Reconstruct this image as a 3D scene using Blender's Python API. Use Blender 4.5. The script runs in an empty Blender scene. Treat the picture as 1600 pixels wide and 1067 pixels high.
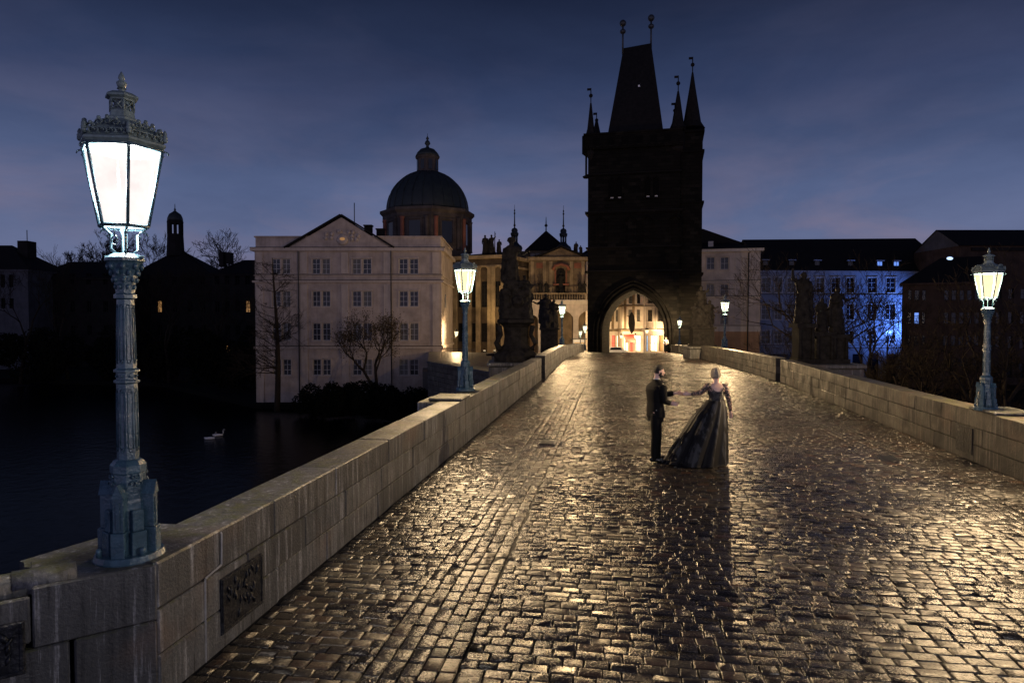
import bpy, bmesh, math, random
import numpy as np
from mathutils import Vector, Matrix
random.seed(7); rng = np.random.default_rng(7)
PI = math.pi
S = bpy.context.scene
COL = S.collection
# ---------------------------------------------------------------- camera
F = 1067.0; CH = 2.66
YAW = math.radians(8.5); PIT = math.atan(33.5/F)
FWD = Vector((-math.sin(YAW)*math.cos(PIT), math.cos(YAW)*math.cos(PIT), -math.sin(PIT)))
RGT = Vector((math.cos(YAW), math.sin(YAW), 0)); UP = RGT.cross(FWD)
CAM = Vector((0, 0, CH))
cd = bpy.data.cameras.new('camera'); cd.sensor_width = 36; cd.lens = 36*F/1600; cd.clip_end = 3000; cd.clip_start = .05
cam = bpy.data.objects.new('camera', cd); COL.objects.link(cam)
cam.location = CAM; cam.rotation_euler = FWD.to_track_quat('-Z', 'Y').to_euler(); S.camera = cam
S.view_settings.view_transform = 'Standard'; S.view_settings.look = 'None'
S.view_settings.gamma = 1; S.view_settings.exposure = 0; S.view_settings.use_curve_mapping = False
S.cycles.use_denoising = True; S.cycles.denoiser = 'OPENIMAGEDENOISE'; S.cycles.denoising_input_passes = 'RGB_ALBEDO_NORMAL'; S.cycles.denoising_prefilter = 'ACCURATE'; S.cycles.use_adaptive_sampling = False; S.cycles.sample_clamp_direct = 20; S.cycles.max_bounces = 5; S.cycles.diffuse_bounces = 2; S.cycles.glossy_bounces = 3
S.cycles.transparent_max_bounces = 12; S.cycles.sample_clamp_indirect = 6; S.cycles.use_light_tree = True
S.cycles.caustics_reflective = False; S.cycles.caustics_refractive = False
# ---------------------------------------------------------------- world: dusk sky
W = bpy.data.worlds.new('World'); S.world = W; W.use_nodes = True
nt = W.node_tree; nt.nodes.clear()
def N(nt, t, **k):
    n = nt.nodes.new(t)
    for a, v in k.items():
        if a == 'i':
            for q, x in v.items():
                if hasattr(x, 'is_output') or isinstance(x, bpy.types.NodeSocket): nt.links.new(x, n.inputs[q])
                else: n.inputs[q].default_value = x
        else: setattr(n, a, v)
    return n
def ramp(nt, fac, stops, interp='LINEAR'):
    r = nt.nodes.new('ShaderNodeValToRGB'); r.color_ramp.interpolation = interp
    e = r.color_ramp.elements
    while len(e) < len(stops): e.new(.5)
    for q, (p, c) in zip(e, stops):
        q.position = p; q.color = (*c, 1) if len(c) == 3 else c
    nt.links.new(fac, r.inputs[0]); return r.outputs[0]
def mix(nt, f, a, b, t='MIX'):
    m = nt.nodes.new('ShaderNodeMix'); m.data_type = 'RGBA'; m.blend_type = t
    for s, v in ((m.inputs[0], f), (m.inputs[6], a), (m.inputs[7], b)):
        if isinstance(v, bpy.types.NodeSocket): nt.links.new(v, s)
        elif isinstance(v, (int, float)): s.default_value = v
        else: s.default_value = (*v, 1)
    return m.outputs[2]
def mth(nt, op, a, b=0.0, c=0.0):
    m = nt.nodes.new('ShaderNodeMath'); m.operation = op
    for s, v in zip(m.inputs, (a, b, c)):
        if isinstance(v, bpy.types.NodeSocket): nt.links.new(v, s)
        else: s.default_value = v
    return m.outputs[0]
tc = N(nt, 'ShaderNodeTexCoord')
sep = N(nt, 'ShaderNodeSeparateXYZ', i={0: tc.outputs['Generated']})
z = sep.outputs[2]
base = ramp(nt, z, [(0, (.158, .156, .262)), (.08, (.132, .160, .284)), (.17, (.087, .120, .236)), (.30, (.034, .053, .124)),
                    (.42, (.0105, .0175, .046)), (.65, (.010, .015, .042)), (1, (.012, .016, .04))])
mp = N(nt, 'ShaderNodeMapping', i={0: tc.outputs['Generated']}); mp.inputs['Scale'].default_value = (1, 1, 3.2)
n1 = N(nt, 'ShaderNodeTexNoise', i={0: mp.outputs[0], 'Scale': 2.6, 'Detail': 7, 'Roughness': .55, 'Distortion': .4})
cl = ramp(nt, n1.outputs[0], [(.45, (0, 0, 0)), (.62, (1, 1, 1))])
band = ramp(nt, z, [(0, (.85,)*3), (.12, (.9,)*3), (.20, (.35,)*3), (.3, (.08,)*3), (.6, (0, 0, 0))])
cf = mth(nt, 'MULTIPLY', mth(nt, 'MULTIPLY', cl, band), .75)
col = mix(nt, cf, base, (.205, .17, .245))
n2 = N(nt, 'ShaderNodeTexNoise', i={0: mp.outputs[0], 'Scale': 1.9, 'Detail': 7, 'Roughness': .6})
dk = ramp(nt, n2.outputs[0], [(.3, (.70, .73, .78)), (.7, (1.2, 1.17, 1.14))])
col = mix(nt, 1.0, col, dk, 'MULTIPLY')
# the last light stands in the sky behind the camera
back = mth(nt, 'MULTIPLY_ADD', sep.outputs[1], -.9, .1); bk = N(nt, 'ShaderNodeClamp', i={0: back}).outputs[0]
bkc = mix(nt, bk, (1, 1, 1), (3.0, 2.7, 2.5)); col = mix(nt, 1.0, col, bkc, 'MULTIPLY')
sky = N(nt, 'ShaderNodeTexSky'); sky.sky_type = 'NISHITA'; sky.sun_disc = False
sky.sun_elevation = math.radians(-3.5); sky.sun_rotation = math.radians(200)
skc = mix(nt, 1.0, sky.outputs[0], (.05, .05, .05), 'MULTIPLY')
col = mix(nt, 1.0, col, skc, 'ADD')
bg = N(nt, 'ShaderNodeBackground', i={0: col, 1: 1.0})
out = N(nt, 'ShaderNodeOutputWorld', i={0: bg.outputs[0]})
# ---------------------------------------------------------------- pixel helpers
def ray(px, py): return FWD + RGT*((px-800)/F) + UP*((533.5-py)/F)
def V(px, py, dc): return CAM + ray(px, py)*dc
def gp(px, py, z=0.0):
    r = ray(px, py); return CAM + r*((z-CH)/r.z)
def G(px, dc):                                   # ground-plan point on pixel column px
    r = ray(px, 500); return Vector((CAM.x+r.x*dc, CAM.y+r.y*dc, 0))
def Z(py, P):                                    # height at plan point P that shows at row py
    q = Vector((P.x-CAM.x, P.y-CAM.y, 0)); d0 = q.dot(FWD); u0 = q.dot(UP); k = (533.5-py)/F
    return CH + (k*d0-u0)/(UP.z-k*FWD.z)
def road_z(y):
    return float(np.interp(y, [0, 30, 44, 55, 64, 78, 86, 105, 130, 900], [0, 0, -.10, -.3, -.52, -1.0, -1.5, -2.9, -3.6, -3.6]))
# ---------------------------------------------------------------- materials
def mat(name, col, rough=.8, var=0.0, vscale=3.0, bump=0.0, bscale=20.0, metal=0.0, spec=.5, emit=None, estr=0, coord='Object', dark2=None):
    m = bpy.data.materials.new(name); m.use_nodes = True; t = m.node_tree; b = t.nodes['Principled BSDF']
    b.inputs['Base Color'].default_value = (*col, 1); b.inputs['Roughness'].default_value = rough
    b.inputs['Metallic'].default_value = metal; b.inputs['Specular IOR Level'].default_value = spec
    tc = N(t, 'ShaderNodeTexCoord')
    if var:
        n = N(t, 'ShaderNodeTexNoise', i={0: tc.outputs[coord], 'Scale': vscale, 'Detail': 6, 'Roughness': .6})
        lo = dark2 or tuple(c*(1-var) for c in col); hi = tuple(min(1, c*(1+var)) for c in col)
        t.links.new(ramp(t, n.outputs[0], [(.32, lo), (.68, hi)]), b.inputs['Base Color'])
        t.links.new(ramp(t, n.outputs[0], [(.3, (max(.05, rough-.12),)*3), (.7, (min(1, rough+.1),)*3)]), b.inputs['Roughness'])
    if bump:
        n = N(t, 'ShaderNodeTexNoise', i={0: tc.outputs[coord], 'Scale': bscale, 'Detail': 5})
        bp = N(t, 'ShaderNodeBump', i={'Strength': bump, 'Distance': .02, 'Height': n.outputs[0]})
        t.links.new(bp.outputs[0], b.inputs['Normal'])
    if emit:
        b.inputs['Emission Color'].default_value = (*emit, 1); b.inputs['Emission Strength'].default_value = estr
    return m
M = {}
def pane(name, col, e, tr=.6):
    m = bpy.data.materials.new(name); m.use_nodes = True; t = m.node_tree; t.nodes.clear()
    o = N(t, 'ShaderNodeTexCoord').outputs['Object']; n = N(t, 'ShaderNodeTexNoise', i={0: o, 'Scale': 5, 'Detail': 4}).outputs[0]
    em = N(t, 'ShaderNodeEmission', i={0: (*col, 1), 1: mth(t, 'MULTIPLY', ramp(t, n, [(.35, (.82,)*3), (.65, (1.1,)*3)]), e)})
    tp = N(t, 'ShaderNodeBsdfTransparent', i={0: (tr, tr, tr, 1)}); ad = N(t, 'ShaderNodeAddShader', i={0: em.outputs[0], 1: tp.outputs[0]})
    N(t, 'ShaderNodeOutputMaterial', i={0: ad.outputs[0]}); return m
M['lampglow'] = pane('lantern_glass_warm', (1, .84, .47), .88); M['lampnear'] = pane('lantern_glass_rose', (1, .89, .82), .70)
M['lampfar'] = pane('lantern_glass_yellow', (1, .83, .46), 1.2)
BULB = {'lampglow': (3000, (1, .70, .38)), 'lampnear': (480, (1, .84, .70)), 'lampfar': (6500, (1, .68, .34)), 'lampadded': (1300, (1, .90, .84))}
def bulb(parent, kind, z, k=1.0, r=.075):
    if kind+str(k) not in M:
        l = bpy.data.lights.new('bulb', 'POINT'); l.energy = BULB[kind][0]*k; l.color = BULB[kind][1]; l.shadow_soft_size = r; M[kind+str(k)] = l
    o = bpy.data.objects.new('bulb', M[kind+str(k)]); COL.objects.link(o); o.parent = parent; o.location = (0, 0, z); return o
def iron():
    m = mat('painted_iron', (.045, .095, .135), .28, .3, 9, .25, 60, spec=.6); return m
M['iron'] = iron()
M['iron_bloom'] = mat('bloom_paled_iron', (.15, .20, .21), .4, .35, 14, .25, 60)  # lantern bloom painted in: iron of roof, chimney and finial made paler
M['iron_dark'] = mat('black_iron', (.02, .022, .025), .45, .2, 8, .1, 40)
def stone(name, col, wall=True):
    m = bpy.data.materials.new(name); m.use_nodes = True; t = m.node_tree; b = t.nodes['Principled BSDF']
    tc = N(t, 'ShaderNodeTexCoord'); geo = N(t, 'ShaderNodeNewGeometry'); o = tc.outputs['Object']
    big = N(t, 'ShaderNodeTexNoise', i={0: o, 'Scale': 1.7, 'Detail': 6, 'Roughness': .65}).outputs[0]
    fine = N(t, 'ShaderNodeTexNoise', i={0: o, 'Scale': 45, 'Detail': 4}).outputs[0]
    mp = N(t, 'ShaderNodeMapping', i={0: o}); mp.inputs['Scale'].default_value = (10, 10, .55)
    drip = N(t, 'ShaderNodeTexNoise', i={0: mp.outputs[0], 'Scale': 1.6, 'Detail': 5, 'Roughness': .7}).outputs[0]
    isl = geo.outputs['Random Per Island']
    c = ramp(t, isl, [(0, tuple(x*.5 for x in col)), (.3, tuple(x*.85 for x in col)), (.5, (col[0]*1.0, col[1]*1.08, col[2]*1.2)), (.75, (col[0]*1.4, col[1]*1.35, col[2]*1.25)), (1, tuple(x*1.9 for x in col))])
    c = mix(t, ramp(t, big, [(.35, (0, 0, 0)), (.65, (.75,)*3)]), c, (col[0]*.42, col[1]*.44, col[2]*.46))
    c = mix(t, ramp(t, drip, [(.545, (0, 0, 0)), (.68, (.9,)*3)]), c, (col[0]*3.6, col[1]*3.6, col[2]*3.7))
    c = mix(t, ramp(t, drip, [(.36, (.9,)*3), (.46, (0, 0, 0))]), c, (.018, .019, .022))
    c = mix(t, ramp(t, fine, [(.38, (.45,)*3), (.6, (0, 0, 0))]), c, tuple(x*.5 for x in col))
    red = N(t, 'ShaderNodeTexNoise', i={0: o, 'Scale': .9, 'Detail': 5}).outputs[0]
    c = mix(t, ramp(t, red, [(.58, (0, 0, 0)), (.70, (.45,)*3)]), c, (.17, .11, .08))
    # moss on the upper faces
    nz = N(t, 'ShaderNodeSeparateXYZ', i={0: geo.outputs['Normal']}).outputs[2]
    mn = N(t, 'ShaderNodeTexNoise', i={0: o, 'Scale': 7, 'Detail': 8, 'Roughness': .75}).outputs[0]
    mo = mth(t, 'MULTIPLY', ramp(t, nz, [(.5, (0, 0, 0)), (.8, (1, 1, 1))]), ramp(t, mn, [(.47, (0, 0, 0)), (.60, (.9,)*3)]))
    c = mix(t, mo, c, (.07, .075, .022))
    t.links.new(c, b.inputs['Base Color'])
    t.links.new(ramp(t, big, [(.3, (.35,)*3), (.7, (.75,)*3)]), b.inputs['Roughness'])
    bp = N(t, 'ShaderNodeBump', i={'Strength': .6, 'Distance': .012, 'Height': mth(t, 'ADD', fine, mth(t, 'MULTIPLY', mn, 1.5))})
    t.links.new(bp.outputs[0], b.inputs['Normal']); return m
M['parapet'] = stone('sandstone', (.105, .106, .108))
M['parapet_shaded'] = stone('shaded_sandstone_blocks', (.062, .055, .046))  # same sandstone painted darker, so the right walls look less lit
M['mortar'] = mat('mortar', (.035, .033, .03), .9)
M['lead'] = mat('lead_joint', (.32, .31, .30), .5, .2, 20)
M['bronze'] = mat('dark_bronze', (.018, .02, .026), .42, .4, 12, .6, 25, metal=.4)
def cobble():
    m = bpy.data.materials.new('wet_cobbles'); m.use_nodes = True; t = m.node_tree; b = t.nodes['Principled BSDF']
    o = N(t, 'ShaderNodeTexCoord').outputs['Object']; isl = N(t, 'ShaderNodeNewGeometry').outputs['Random Per Island']
    c = ramp(t, isl, [(0, (.008, .007, .007)), (.3, (.017, .014, .013)), (.6, (.024, .018, .014)), (.8, (.029, .023, .018)), (.9, (.046, .022, .012)), (1, (.016, .016, .017))], 'LINEAR')
    fine = N(t, 'ShaderNodeTexNoise', i={0: o, 'Scale': 95, 'Detail': 4, 'Roughness': .7}).outputs[0]
    med = N(t, 'ShaderNodeTexNoise', i={0: o, 'Scale': 40, 'Detail': 3, 'Roughness': .65}).outputs[0]
    big = N(t, 'ShaderNodeTexNoise', i={0: o, 'Scale': .55, 'Detail': 5, 'Roughness': .6}).outputs[0]
    c = mix(t, ramp(t, med, [(.38, (.8,)*3), (.55, (0, 0, 0))]), c, (.006, .006, .006))
    t.links.new(c, b.inputs['Base Color'])
    r = mth(t, 'ADD', ramp(t, big, [(.33, (.12,)*3), (.52, (.20,)*3), (.68, (.36,)*3)]), mth(t, 'ADD', mth(t, 'MULTIPLY', isl, .09), ramp(t, med, [(.36, (.20,)*3), (.48, (0, 0, 0))])))
    t.links.new(r, b.inputs['Roughness']); b.inputs['Specular IOR Level'].default_value = .5
    h = mth(t, 'ADD', mth(t, 'MULTIPLY', fine, .25), mth(t, 'MULTIPLY', med, 1.0))
    bp = N(t, 'ShaderNodeBump', i={'Strength': .85, 'Distance': .006, 'Height': h})
    t.links.new(bp.outputs[0], b.inputs['Normal']); return m
M['cobble'] = cobble()
M['joint'] = mat('wet_joint_sand', (.010, .009, .008), .75)
def facade(name, col, var=.18, course=None):
    m = mat(name, col, .85, var*1.4, .6, .2, 8, spec=.12); t = m.node_tree; b = t.nodes['Principled BSDF']
    o = N(t, 'ShaderNodeTexCoord').outputs['Object']
    mp = N(t, 'ShaderNodeMapping', i={0: o}); mp.inputs['Scale'].default_value = (3, 3, .25)
    d = N(t, 'ShaderNodeTexNoise', i={0: mp.outputs[0], 'Scale': 1, 'Detail': 5}).outputs[0]
    src = b.inputs['Base Color'].links[0].from_socket
    t.links.new(mix(t, ramp(t, d, [(.5, (0, 0, 0)), (.8, (.5,)*3)]), src, tuple(c*.5 for c in col)), b.inputs['Base Color'])
    return m
M['pale'] = facade('pale_render', (.37, .31, .265)); M['pale_trim'] = facade('pale_trim', (.41, .35, .30), .12)
M['cream'] = facade('cream_render', (.50, .43, .36)); M['cream_trim'] = facade('cream_trim', (.56, .5, .42), .1)
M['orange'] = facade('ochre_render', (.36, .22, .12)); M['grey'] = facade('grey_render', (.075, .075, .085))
M['white'] = facade('white_render', (.22, .22, .23), .12)
M['gold'] = facade('sandstone_facade', (.15, .112, .072), .35); M['gold_shaded'] = facade('shaded_sandstone_facade', (.085, .064, .043), .35); M['drum'] = facade('drum_render', (.072, .060, .055), .3); M['curtain'] = mat('curtained_glass', (.10, .095, .085), .5); M['gold_trim'] = facade('sandstone_trim', (.26, .20, .125), .3)  # the darker sandstone copy paints shade onto the church side wall
M['rust'] = facade('red_marble', (.22, .09, .06), .2)
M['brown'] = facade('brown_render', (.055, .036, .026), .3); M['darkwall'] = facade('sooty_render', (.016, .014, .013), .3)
M['void'] = mat('dark_opening', (.003, .003, .003), .9, spec=.08)
M['roof'] = mat('dark_roof', (.012, .011, .011), .7, .3, 3, .3, 12, spec=.08)
M['copper'] = mat('green_copper', (.011, .017, .018), .6, .35, 2, .2, 10)
M['statue'] = mat('sooty_sandstone', (.022, .020, .018), .75, .55, 4, .7, 14, spec=.08)
M['glass'] = mat('window_glass', (.008, .009, .012), .15, spec=.35)
M['frame'] = mat('window_frame', (.38, .37, .36), .6); M['frame_dark'] = mat('window_frame_dark', (.022, .021, .02), .7, spec=.1)
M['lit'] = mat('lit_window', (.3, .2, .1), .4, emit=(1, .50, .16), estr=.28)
M['litwhite'] = mat('shop_window', (.5, .5, .45), .4, emit=(1, .78, .48), estr=2.2)
M['litred'] = mat('red_shop_light', (.5, .1, .08), .4, emit=(1, .09, .05), estr=2.2)
M['litblue'] = mat('blue_shop_light', (.1, .3, .5), .4, emit=(.25, .6, 1), estr=1.5)
M['blueglow'] = mat('blue_lit_glass', (.3, .4, .8), .3, emit=(.16, .34, 1), estr=.9)
M['floodlens'] = mat('floodlight_lens', (.5, .6, .9), .3, emit=(.5, .68, 1), estr=1.6)
M['bark'] = mat('bark', (.028, .022, .017), .9, .4, 10, .5, 30, spec=.08); M['leafbrown'] = mat('dry_leaves', (.05, .035, .015), .8, .4, 5, spec=.08)
M['leaf'] = mat('dark_leaves', (.006, .007, .004), .8, .4, 4, spec=.08)
M['ground'] = mat('dark_soil', (.006, .006, .005), .95, .4, .5, .4, 3, spec=.08)
M['paving'] = mat('wet_paving', (.05, .045, .04), .42, .3, 2, .5, 9)
M['embank'] = stone('embankment_stone', (.10, .09, .075))
M['red'] = mat('red_cloth', (.45, .04, .03), .7); M['whitep'] = mat('white_paint', (.7, .7, .7), .35)
def tower_mat():
    m = bpy.data.materials.new('soot_blackened_blocks'); m.use_nodes = True; t = m.node_tree; b = t.nodes['Principled BSDF']
    o = N(t, 'ShaderNodeTexCoord').outputs['Object']
    mp = N(t, 'ShaderNodeMapping', i={0: o}); s = N(t, 'ShaderNodeSeparateXYZ', i={0: o})
    cx = N(t, 'ShaderNodeCombineXYZ', i={0: mth(t, 'ADD', s.outputs[0], s.outputs[1]), 1: s.outputs[2]})
    br = N(t, 'ShaderNodeTexBrick', i={0: cx.outputs[0], 'Scale': 1.0, 'Mortar Size': .02, 'Bias': -.25, 'Brick Width': .95, 'Row Height': .42})
    br.inputs['Color1'].default_value = (.003, .003, .003, 1); br.inputs['Color2'].default_value = (.019, .017, .015, 1); br.inputs['Mortar'].default_value = (.008, .008, .008, 1)
    n = N(t, 'ShaderNodeTexNoise', i={0: o, 'Scale': .45, 'Detail': 6}).outputs[0]
    c = mix(t, ramp(t, n, [(.42, (.92,)*3), (.66, (0, 0, 0))]), br.outputs[0], (.006, .0055, .005))
    t.links.new(c, b.inputs['Base Color']); b.inputs['Roughness'].default_value = .8; b.inputs['Specular IOR Level'].default_value = .06
    bp = N(t, 'ShaderNodeBump', i={'Strength': .9, 'Distance': .06, 'Height': mth(t, 'SUBTRACT', mth(t, 'MULTIPLY', N(t, 'ShaderNodeTexNoise', i={0: o, 'Scale': 6, 'Detail': 4}).outputs[0], .7), br.outputs[1])})
    t.links.new(bp.outputs[0], b.inputs['Normal']); return m
M['tower'] = tower_mat()
def water_mat():
    m = mat('river_water', (.001, .0015, .002), .18, spec=.03); t = m.node_tree; b = t.nodes['Principled BSDF']
    o = N(t, 'ShaderNodeTexCoord').outputs['Object']
    n = N(t, 'ShaderNodeTexNoise', i={0: o, 'Scale': 1.1, 'Detail': 6, 'Roughness': .6}).outputs[0]
    bp = N(t, 'ShaderNodeBump', i={'Strength': .5, 'Distance': .12, 'Height': n}); t.links.new(bp.outputs[0], b.inputs['Normal']); return m
M['water'] = water_mat()
# ---------------------------------------------------------------- mesh builder
class MB:
    def __init__(s): s.v = []; s.f = []; s.m = []; s.sm = []
    def add(s, vs, fs, mi=0, smooth=False):
        o = len(s.v); s.v += [tuple(v) for v in vs]
        for f in fs: s.f.append([o+i for i in f]); s.m.append(mi); s.sm.append(smooth)
    def box(s, x0, x1, y0, y1, z0, z1, mi=0):
        s.add([(x, y, z) for z in (z0, z1) for y in (y0, y1) for x in (x0, x1)],
              [(0, 2, 3, 1), (4, 5, 7, 6), (0, 1, 5, 4), (2, 6, 7, 3), (0, 4, 6, 2), (1, 3, 7, 5)], mi)
    def obox(s, c, ux, hx, hy, z0, z1, mi=0, cham=0.0):   # box turned about z: centre c, x axis ux
        ux = Vector((ux[0], ux[1], 0)).normalized(); uy = Vector((-ux.y, ux.x, 0)); zc = (z0+z1)/2; hz = (z1-z0)/2; h = (hx, hy, hz)
        if not cham:
            s.add([Vector(c[:2]+(0,) if isinstance(c, tuple) else (c[0], c[1], 0)) + ux*x + uy*y + Vector((0, 0, z)) for z in (z0, z1) for y in (-hy, hy) for x in (-hx, hx)],
                  [(0, 2, 3, 1), (4, 5, 7, 6), (0, 1, 5, 4), (2, 6, 7, 3), (0, 4, 6, 2), (1, 3, 7, 5)], mi); return
        vs = []; idx = {}
        for sx in (-1, 1):
            for sy in (-1, 1):
                for sz in (-1, 1):
                    for k in range(3):
                        p = [sx*(h[0]-cham), sy*(h[1]-cham), sz*(h[2]-cham)]; p[k] = (sx, sy, sz)[k]*h[k]
                        idx[(sx, sy, sz, k)] = len(vs)
                        vs.append(Vector((c[0], c[1], zc)) + ux*p[0] + uy*p[1] + Vector((0, 0, p[2])))
        fs = []
        for k in range(3):
            a, b = [q for q in range(3) if q != k]
            for sg in (-1, 1):
                f = []
                for (p, q) in ((-1, -1), (1, -1), (1, 1), (-1, 1)):
                    t = [0, 0, 0]; t[k] = sg; t[a] = p; t[b] = q; f.append(idx[(*t, k)])
                fs.append(f if (sg == 1) == (k != 1) else f[::-1])
            for p in (-1, 1):
                for q in (-1, 1):
                    t0 = [0, 0, 0]; t0[a] = p; t0[b] = q; t0[k] = -1; t1 = list(t0); t1[k] = 1
                    f = [idx[(*t0, a)], idx[(*t1, a)], idx[(*t1, b)], idx[(*t0, b)]]
                    fs.append(f)
        for sx in (-1, 1):
            for sy in (-1, 1):
                for sz in (-1, 1): fs.append([idx[(sx, sy, sz, k)] for k in range(3)])
        s.add(vs, fs, mi)
    def prism(s, pts, y0, y1, mi=0):                     # polygon in x,z extruded along y
        n = len(pts); vs = [(x, y0, z) for x, z in pts]+[(x, y1, z) for x, z in pts]
        s.add(vs, [list(range(n)), list(range(2*n-1, n-1, -1))]+[(i, n+i, n+(i+1) % n, (i+1) % n) for i in range(n)], mi)
    def lathe(s, prof, n=12, c=(0, 0, 0), mi=0, smooth=True, rot=0.0, cap=True, sx=1.0, sy=1.0):
        vs = []; fs = []
        for r, zz in prof:
            for i in range(n):
                a = rot+2*PI*i/n; vs.append((c[0]+r*math.cos(a)*sx, c[1]+r*math.sin(a)*sy, c[2]+zz))
        for j in range(len(prof)-1):
            for i in range(n): fs.append((j*n+i, j*n+(i+1) % n, (j+1)*n+(i+1) % n, (j+1)*n+i))
        if cap: fs.append(list(range(n-1, -1, -1))); fs.append([(len(prof)-1)*n+i for i in range(n)])
        s.add(vs, fs, mi, smooth)
    def tube(s, pts, rs, n=6, mi=0, smooth=True):
        pts = [Vector(p) for p in pts]; vs = []; fs = []
        if isinstance(rs, (int, float)): rs = [rs]*len(pts)
        for k, p in enumerate(pts):
            d = (pts[min(k+1, len(pts)-1)]-pts[max(k-1, 0)])
            d = d.normalized() if d.length > 1e-9 else Vector((0, 0, 1))
            a = d.cross(Vector((0, 0, 1)) if abs(d.z) < .9 else Vector((1, 0, 0))).normalized(); b = d.cross(a)
            for i in range(n):
                t = 2*PI*i/n; vs.append(p+(a*math.cos(t)+b*math.sin(t))*rs[k])
        for k in range(len(pts)-1):
            for i in range(n): fs.append((k*n+i, k*n+(i+1) % n, (k+1)*n+(i+1) % n, (k+1)*n+i))
        fs.append(list(range(n-1, -1, -1))); fs.append([(len(pts)-1)*n+i for i in range(n)])
        s.add(vs, fs, mi, smooth)
    def ball(s, c, r, n=10, mi=0, sz=1.0, sx=1.0, sy=1.0):
        k = max(5, n//2+1); s.lathe([(max(1e-3, r*math.sin(PI*j/k)), -r*sz*math.cos(PI*j/k)) for j in range(k+1)], n, c, mi, True, sx=sx, sy=sy)
    def build(s, name, mats, parent=None, loc=None, fix=True):
        me = bpy.data.meshes.new(name); me.from_pydata(s.v, [], s.f)
        if not isinstance(mats, (list, tuple)): mats = [mats]
        for m in mats: me.materials.append(M[m] if isinstance(m, str) else m)
        me.polygons.foreach_set('material_index', s.m); me.polygons.foreach_set('use_smooth', s.sm)
        if fix:
            bm = bmesh.new(); bm.from_mesh(me); bmesh.ops.recalc_face_normals(bm, faces=bm.faces); bm.to_mesh(me); bm.free()
        me.update()
        o = bpy.data.objects.new(name, me); COL.objects.link(o)
        if parent is not None: o.parent = parent
        if loc is not None: o.location = loc
        return o
def tag(o, label=None, cat=None, group=None, kind=None):
    if label: o['label'] = label
    if cat: o['category'] = cat
    if group: o['group'] = group
    if kind: o['kind'] = kind
    return o
def thing(name, label, cat, loc=(0, 0, 0), rz=0.0, group=None, sc=1.0):
    o = bpy.data.objects.new(name, None); COL.objects.link(o); o.empty_display_size = .3
    o.location = loc; o.rotation_euler = (0, 0, rz); o.scale = (sc,)*3
    return tag(o, label, cat, group)
def struct(name, mb, m, **k):
    o = mb.build(name, m, **k); o['kind'] = 'structure'; return o
def copy_tree(o, parent=None):
    c = o.copy(); COL.objects.link(c); c.parent = parent
    for ch in [q for q in COL.objects if q.parent == o]: copy_tree(ch, c)
    return c
# ================================================================ ground, river, bridge deck
def xy(p): return Vector((p[0], p[1], 0))
LN = [xy(V(343, 1012, 5.54)), xy(V(846, 593, 30.5))]                  # left wall inner face, near length
dL = (LN[1]-LN[0]).normalized()
RN = [xy(V(1600, 752, 11.26)), xy(V(1219, 596, 29.56))]
dR = (RN[1]-RN[0]).normalized()
def isect(px, A, d):                              # where pixel column px meets plan line A+d*t
    r = ray(px, 500); n = Vector((-d.y, d.x, 0)); t = (A-CAM).dot(n)/Vector((r.x, r.y, 0)).dot(n)
    return Vector((CAM.x+r.x*t, CAM.y+r.y*t, 0))
def face(px, py, A, d):                           # (distance along d, height) of pixel on vertical plane A,d
    P = isect(px, A, d); return (P-A).dot(d), Z(py, P)
C1 = isect(239, LN[0], dL)
BL = xy(gp(0, 929, .95)); dB = (C1-BL).normalized()
B0 = C1 - dB*4.2
LP = [C1, LN[1], xy(G(852, 31.0)), xy(G(883, 50)), xy(G(903, 66)), xy(G(913, 80.5))]
RP = [RN[0]-dR*16, RN[1], xy(G(1213, 30.2)), xy(G(1120, 44)), xy(G(1075, 62)), xy(G(1073, 62.5)), xy(G(1048, 79))]
def xl(y): return float(np.interp(y, [p.y for p in LP], [p.x for p in LP]))
def xr(y): return float(np.interp(y, [p.y for p in RP], [p.x for p in RP]))

g = MB(); g.box(-700, 700, -60, 900, -10.6, -9.6)
struct('river_bed', g, 'ground')
g = MB(); g.add([(-700, -60, -8.9), (700, -60, -8.9), (700, 900, -8.9), (-700, 900, -8.9)], [(0, 1, 2, 3)])
struct('river', g, 'water')
# east bank: a raised block of land behind the quays, street level rising
g = MB()
qa = G(380, 86); qb = G(665, 84); qc = G(905, 84)
def land(name, pts, z0, z1, m):
    g = MB(); n = len(pts)
    g.add([(p[0], p[1], z0) for p in pts]+[(p[0], p[1], z1) for p in pts], [list(range(n-1, -1, -1)), list(range(n, 2*n))]+[(i, (i+1) % n, n+(i+1) % n, n+i) for i in range(n)])
    return struct(name, g, m)
land('river_bank', [G(-500, 150), G(250, 118), G(395, 89), G(690, 83), G(700, 300), G(-500, 420)], -9.5, -8.2, 'ground')
land('street_ground', [G(660, 84), G(790, 72), G(900, 81), G(1075, 81), G(1190, 72), G(1290, 112), G(1300, 330), G(660, 330)], -9.5, -3.65, 'paving')
land('lower_bank', [G(1120, 70), G(1300, 56), G(1560, 30), G(1900, 20), G(2600, 40), G(2300, 160), G(1120, 160)], -9.4, -8.3, 'ground')
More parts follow.
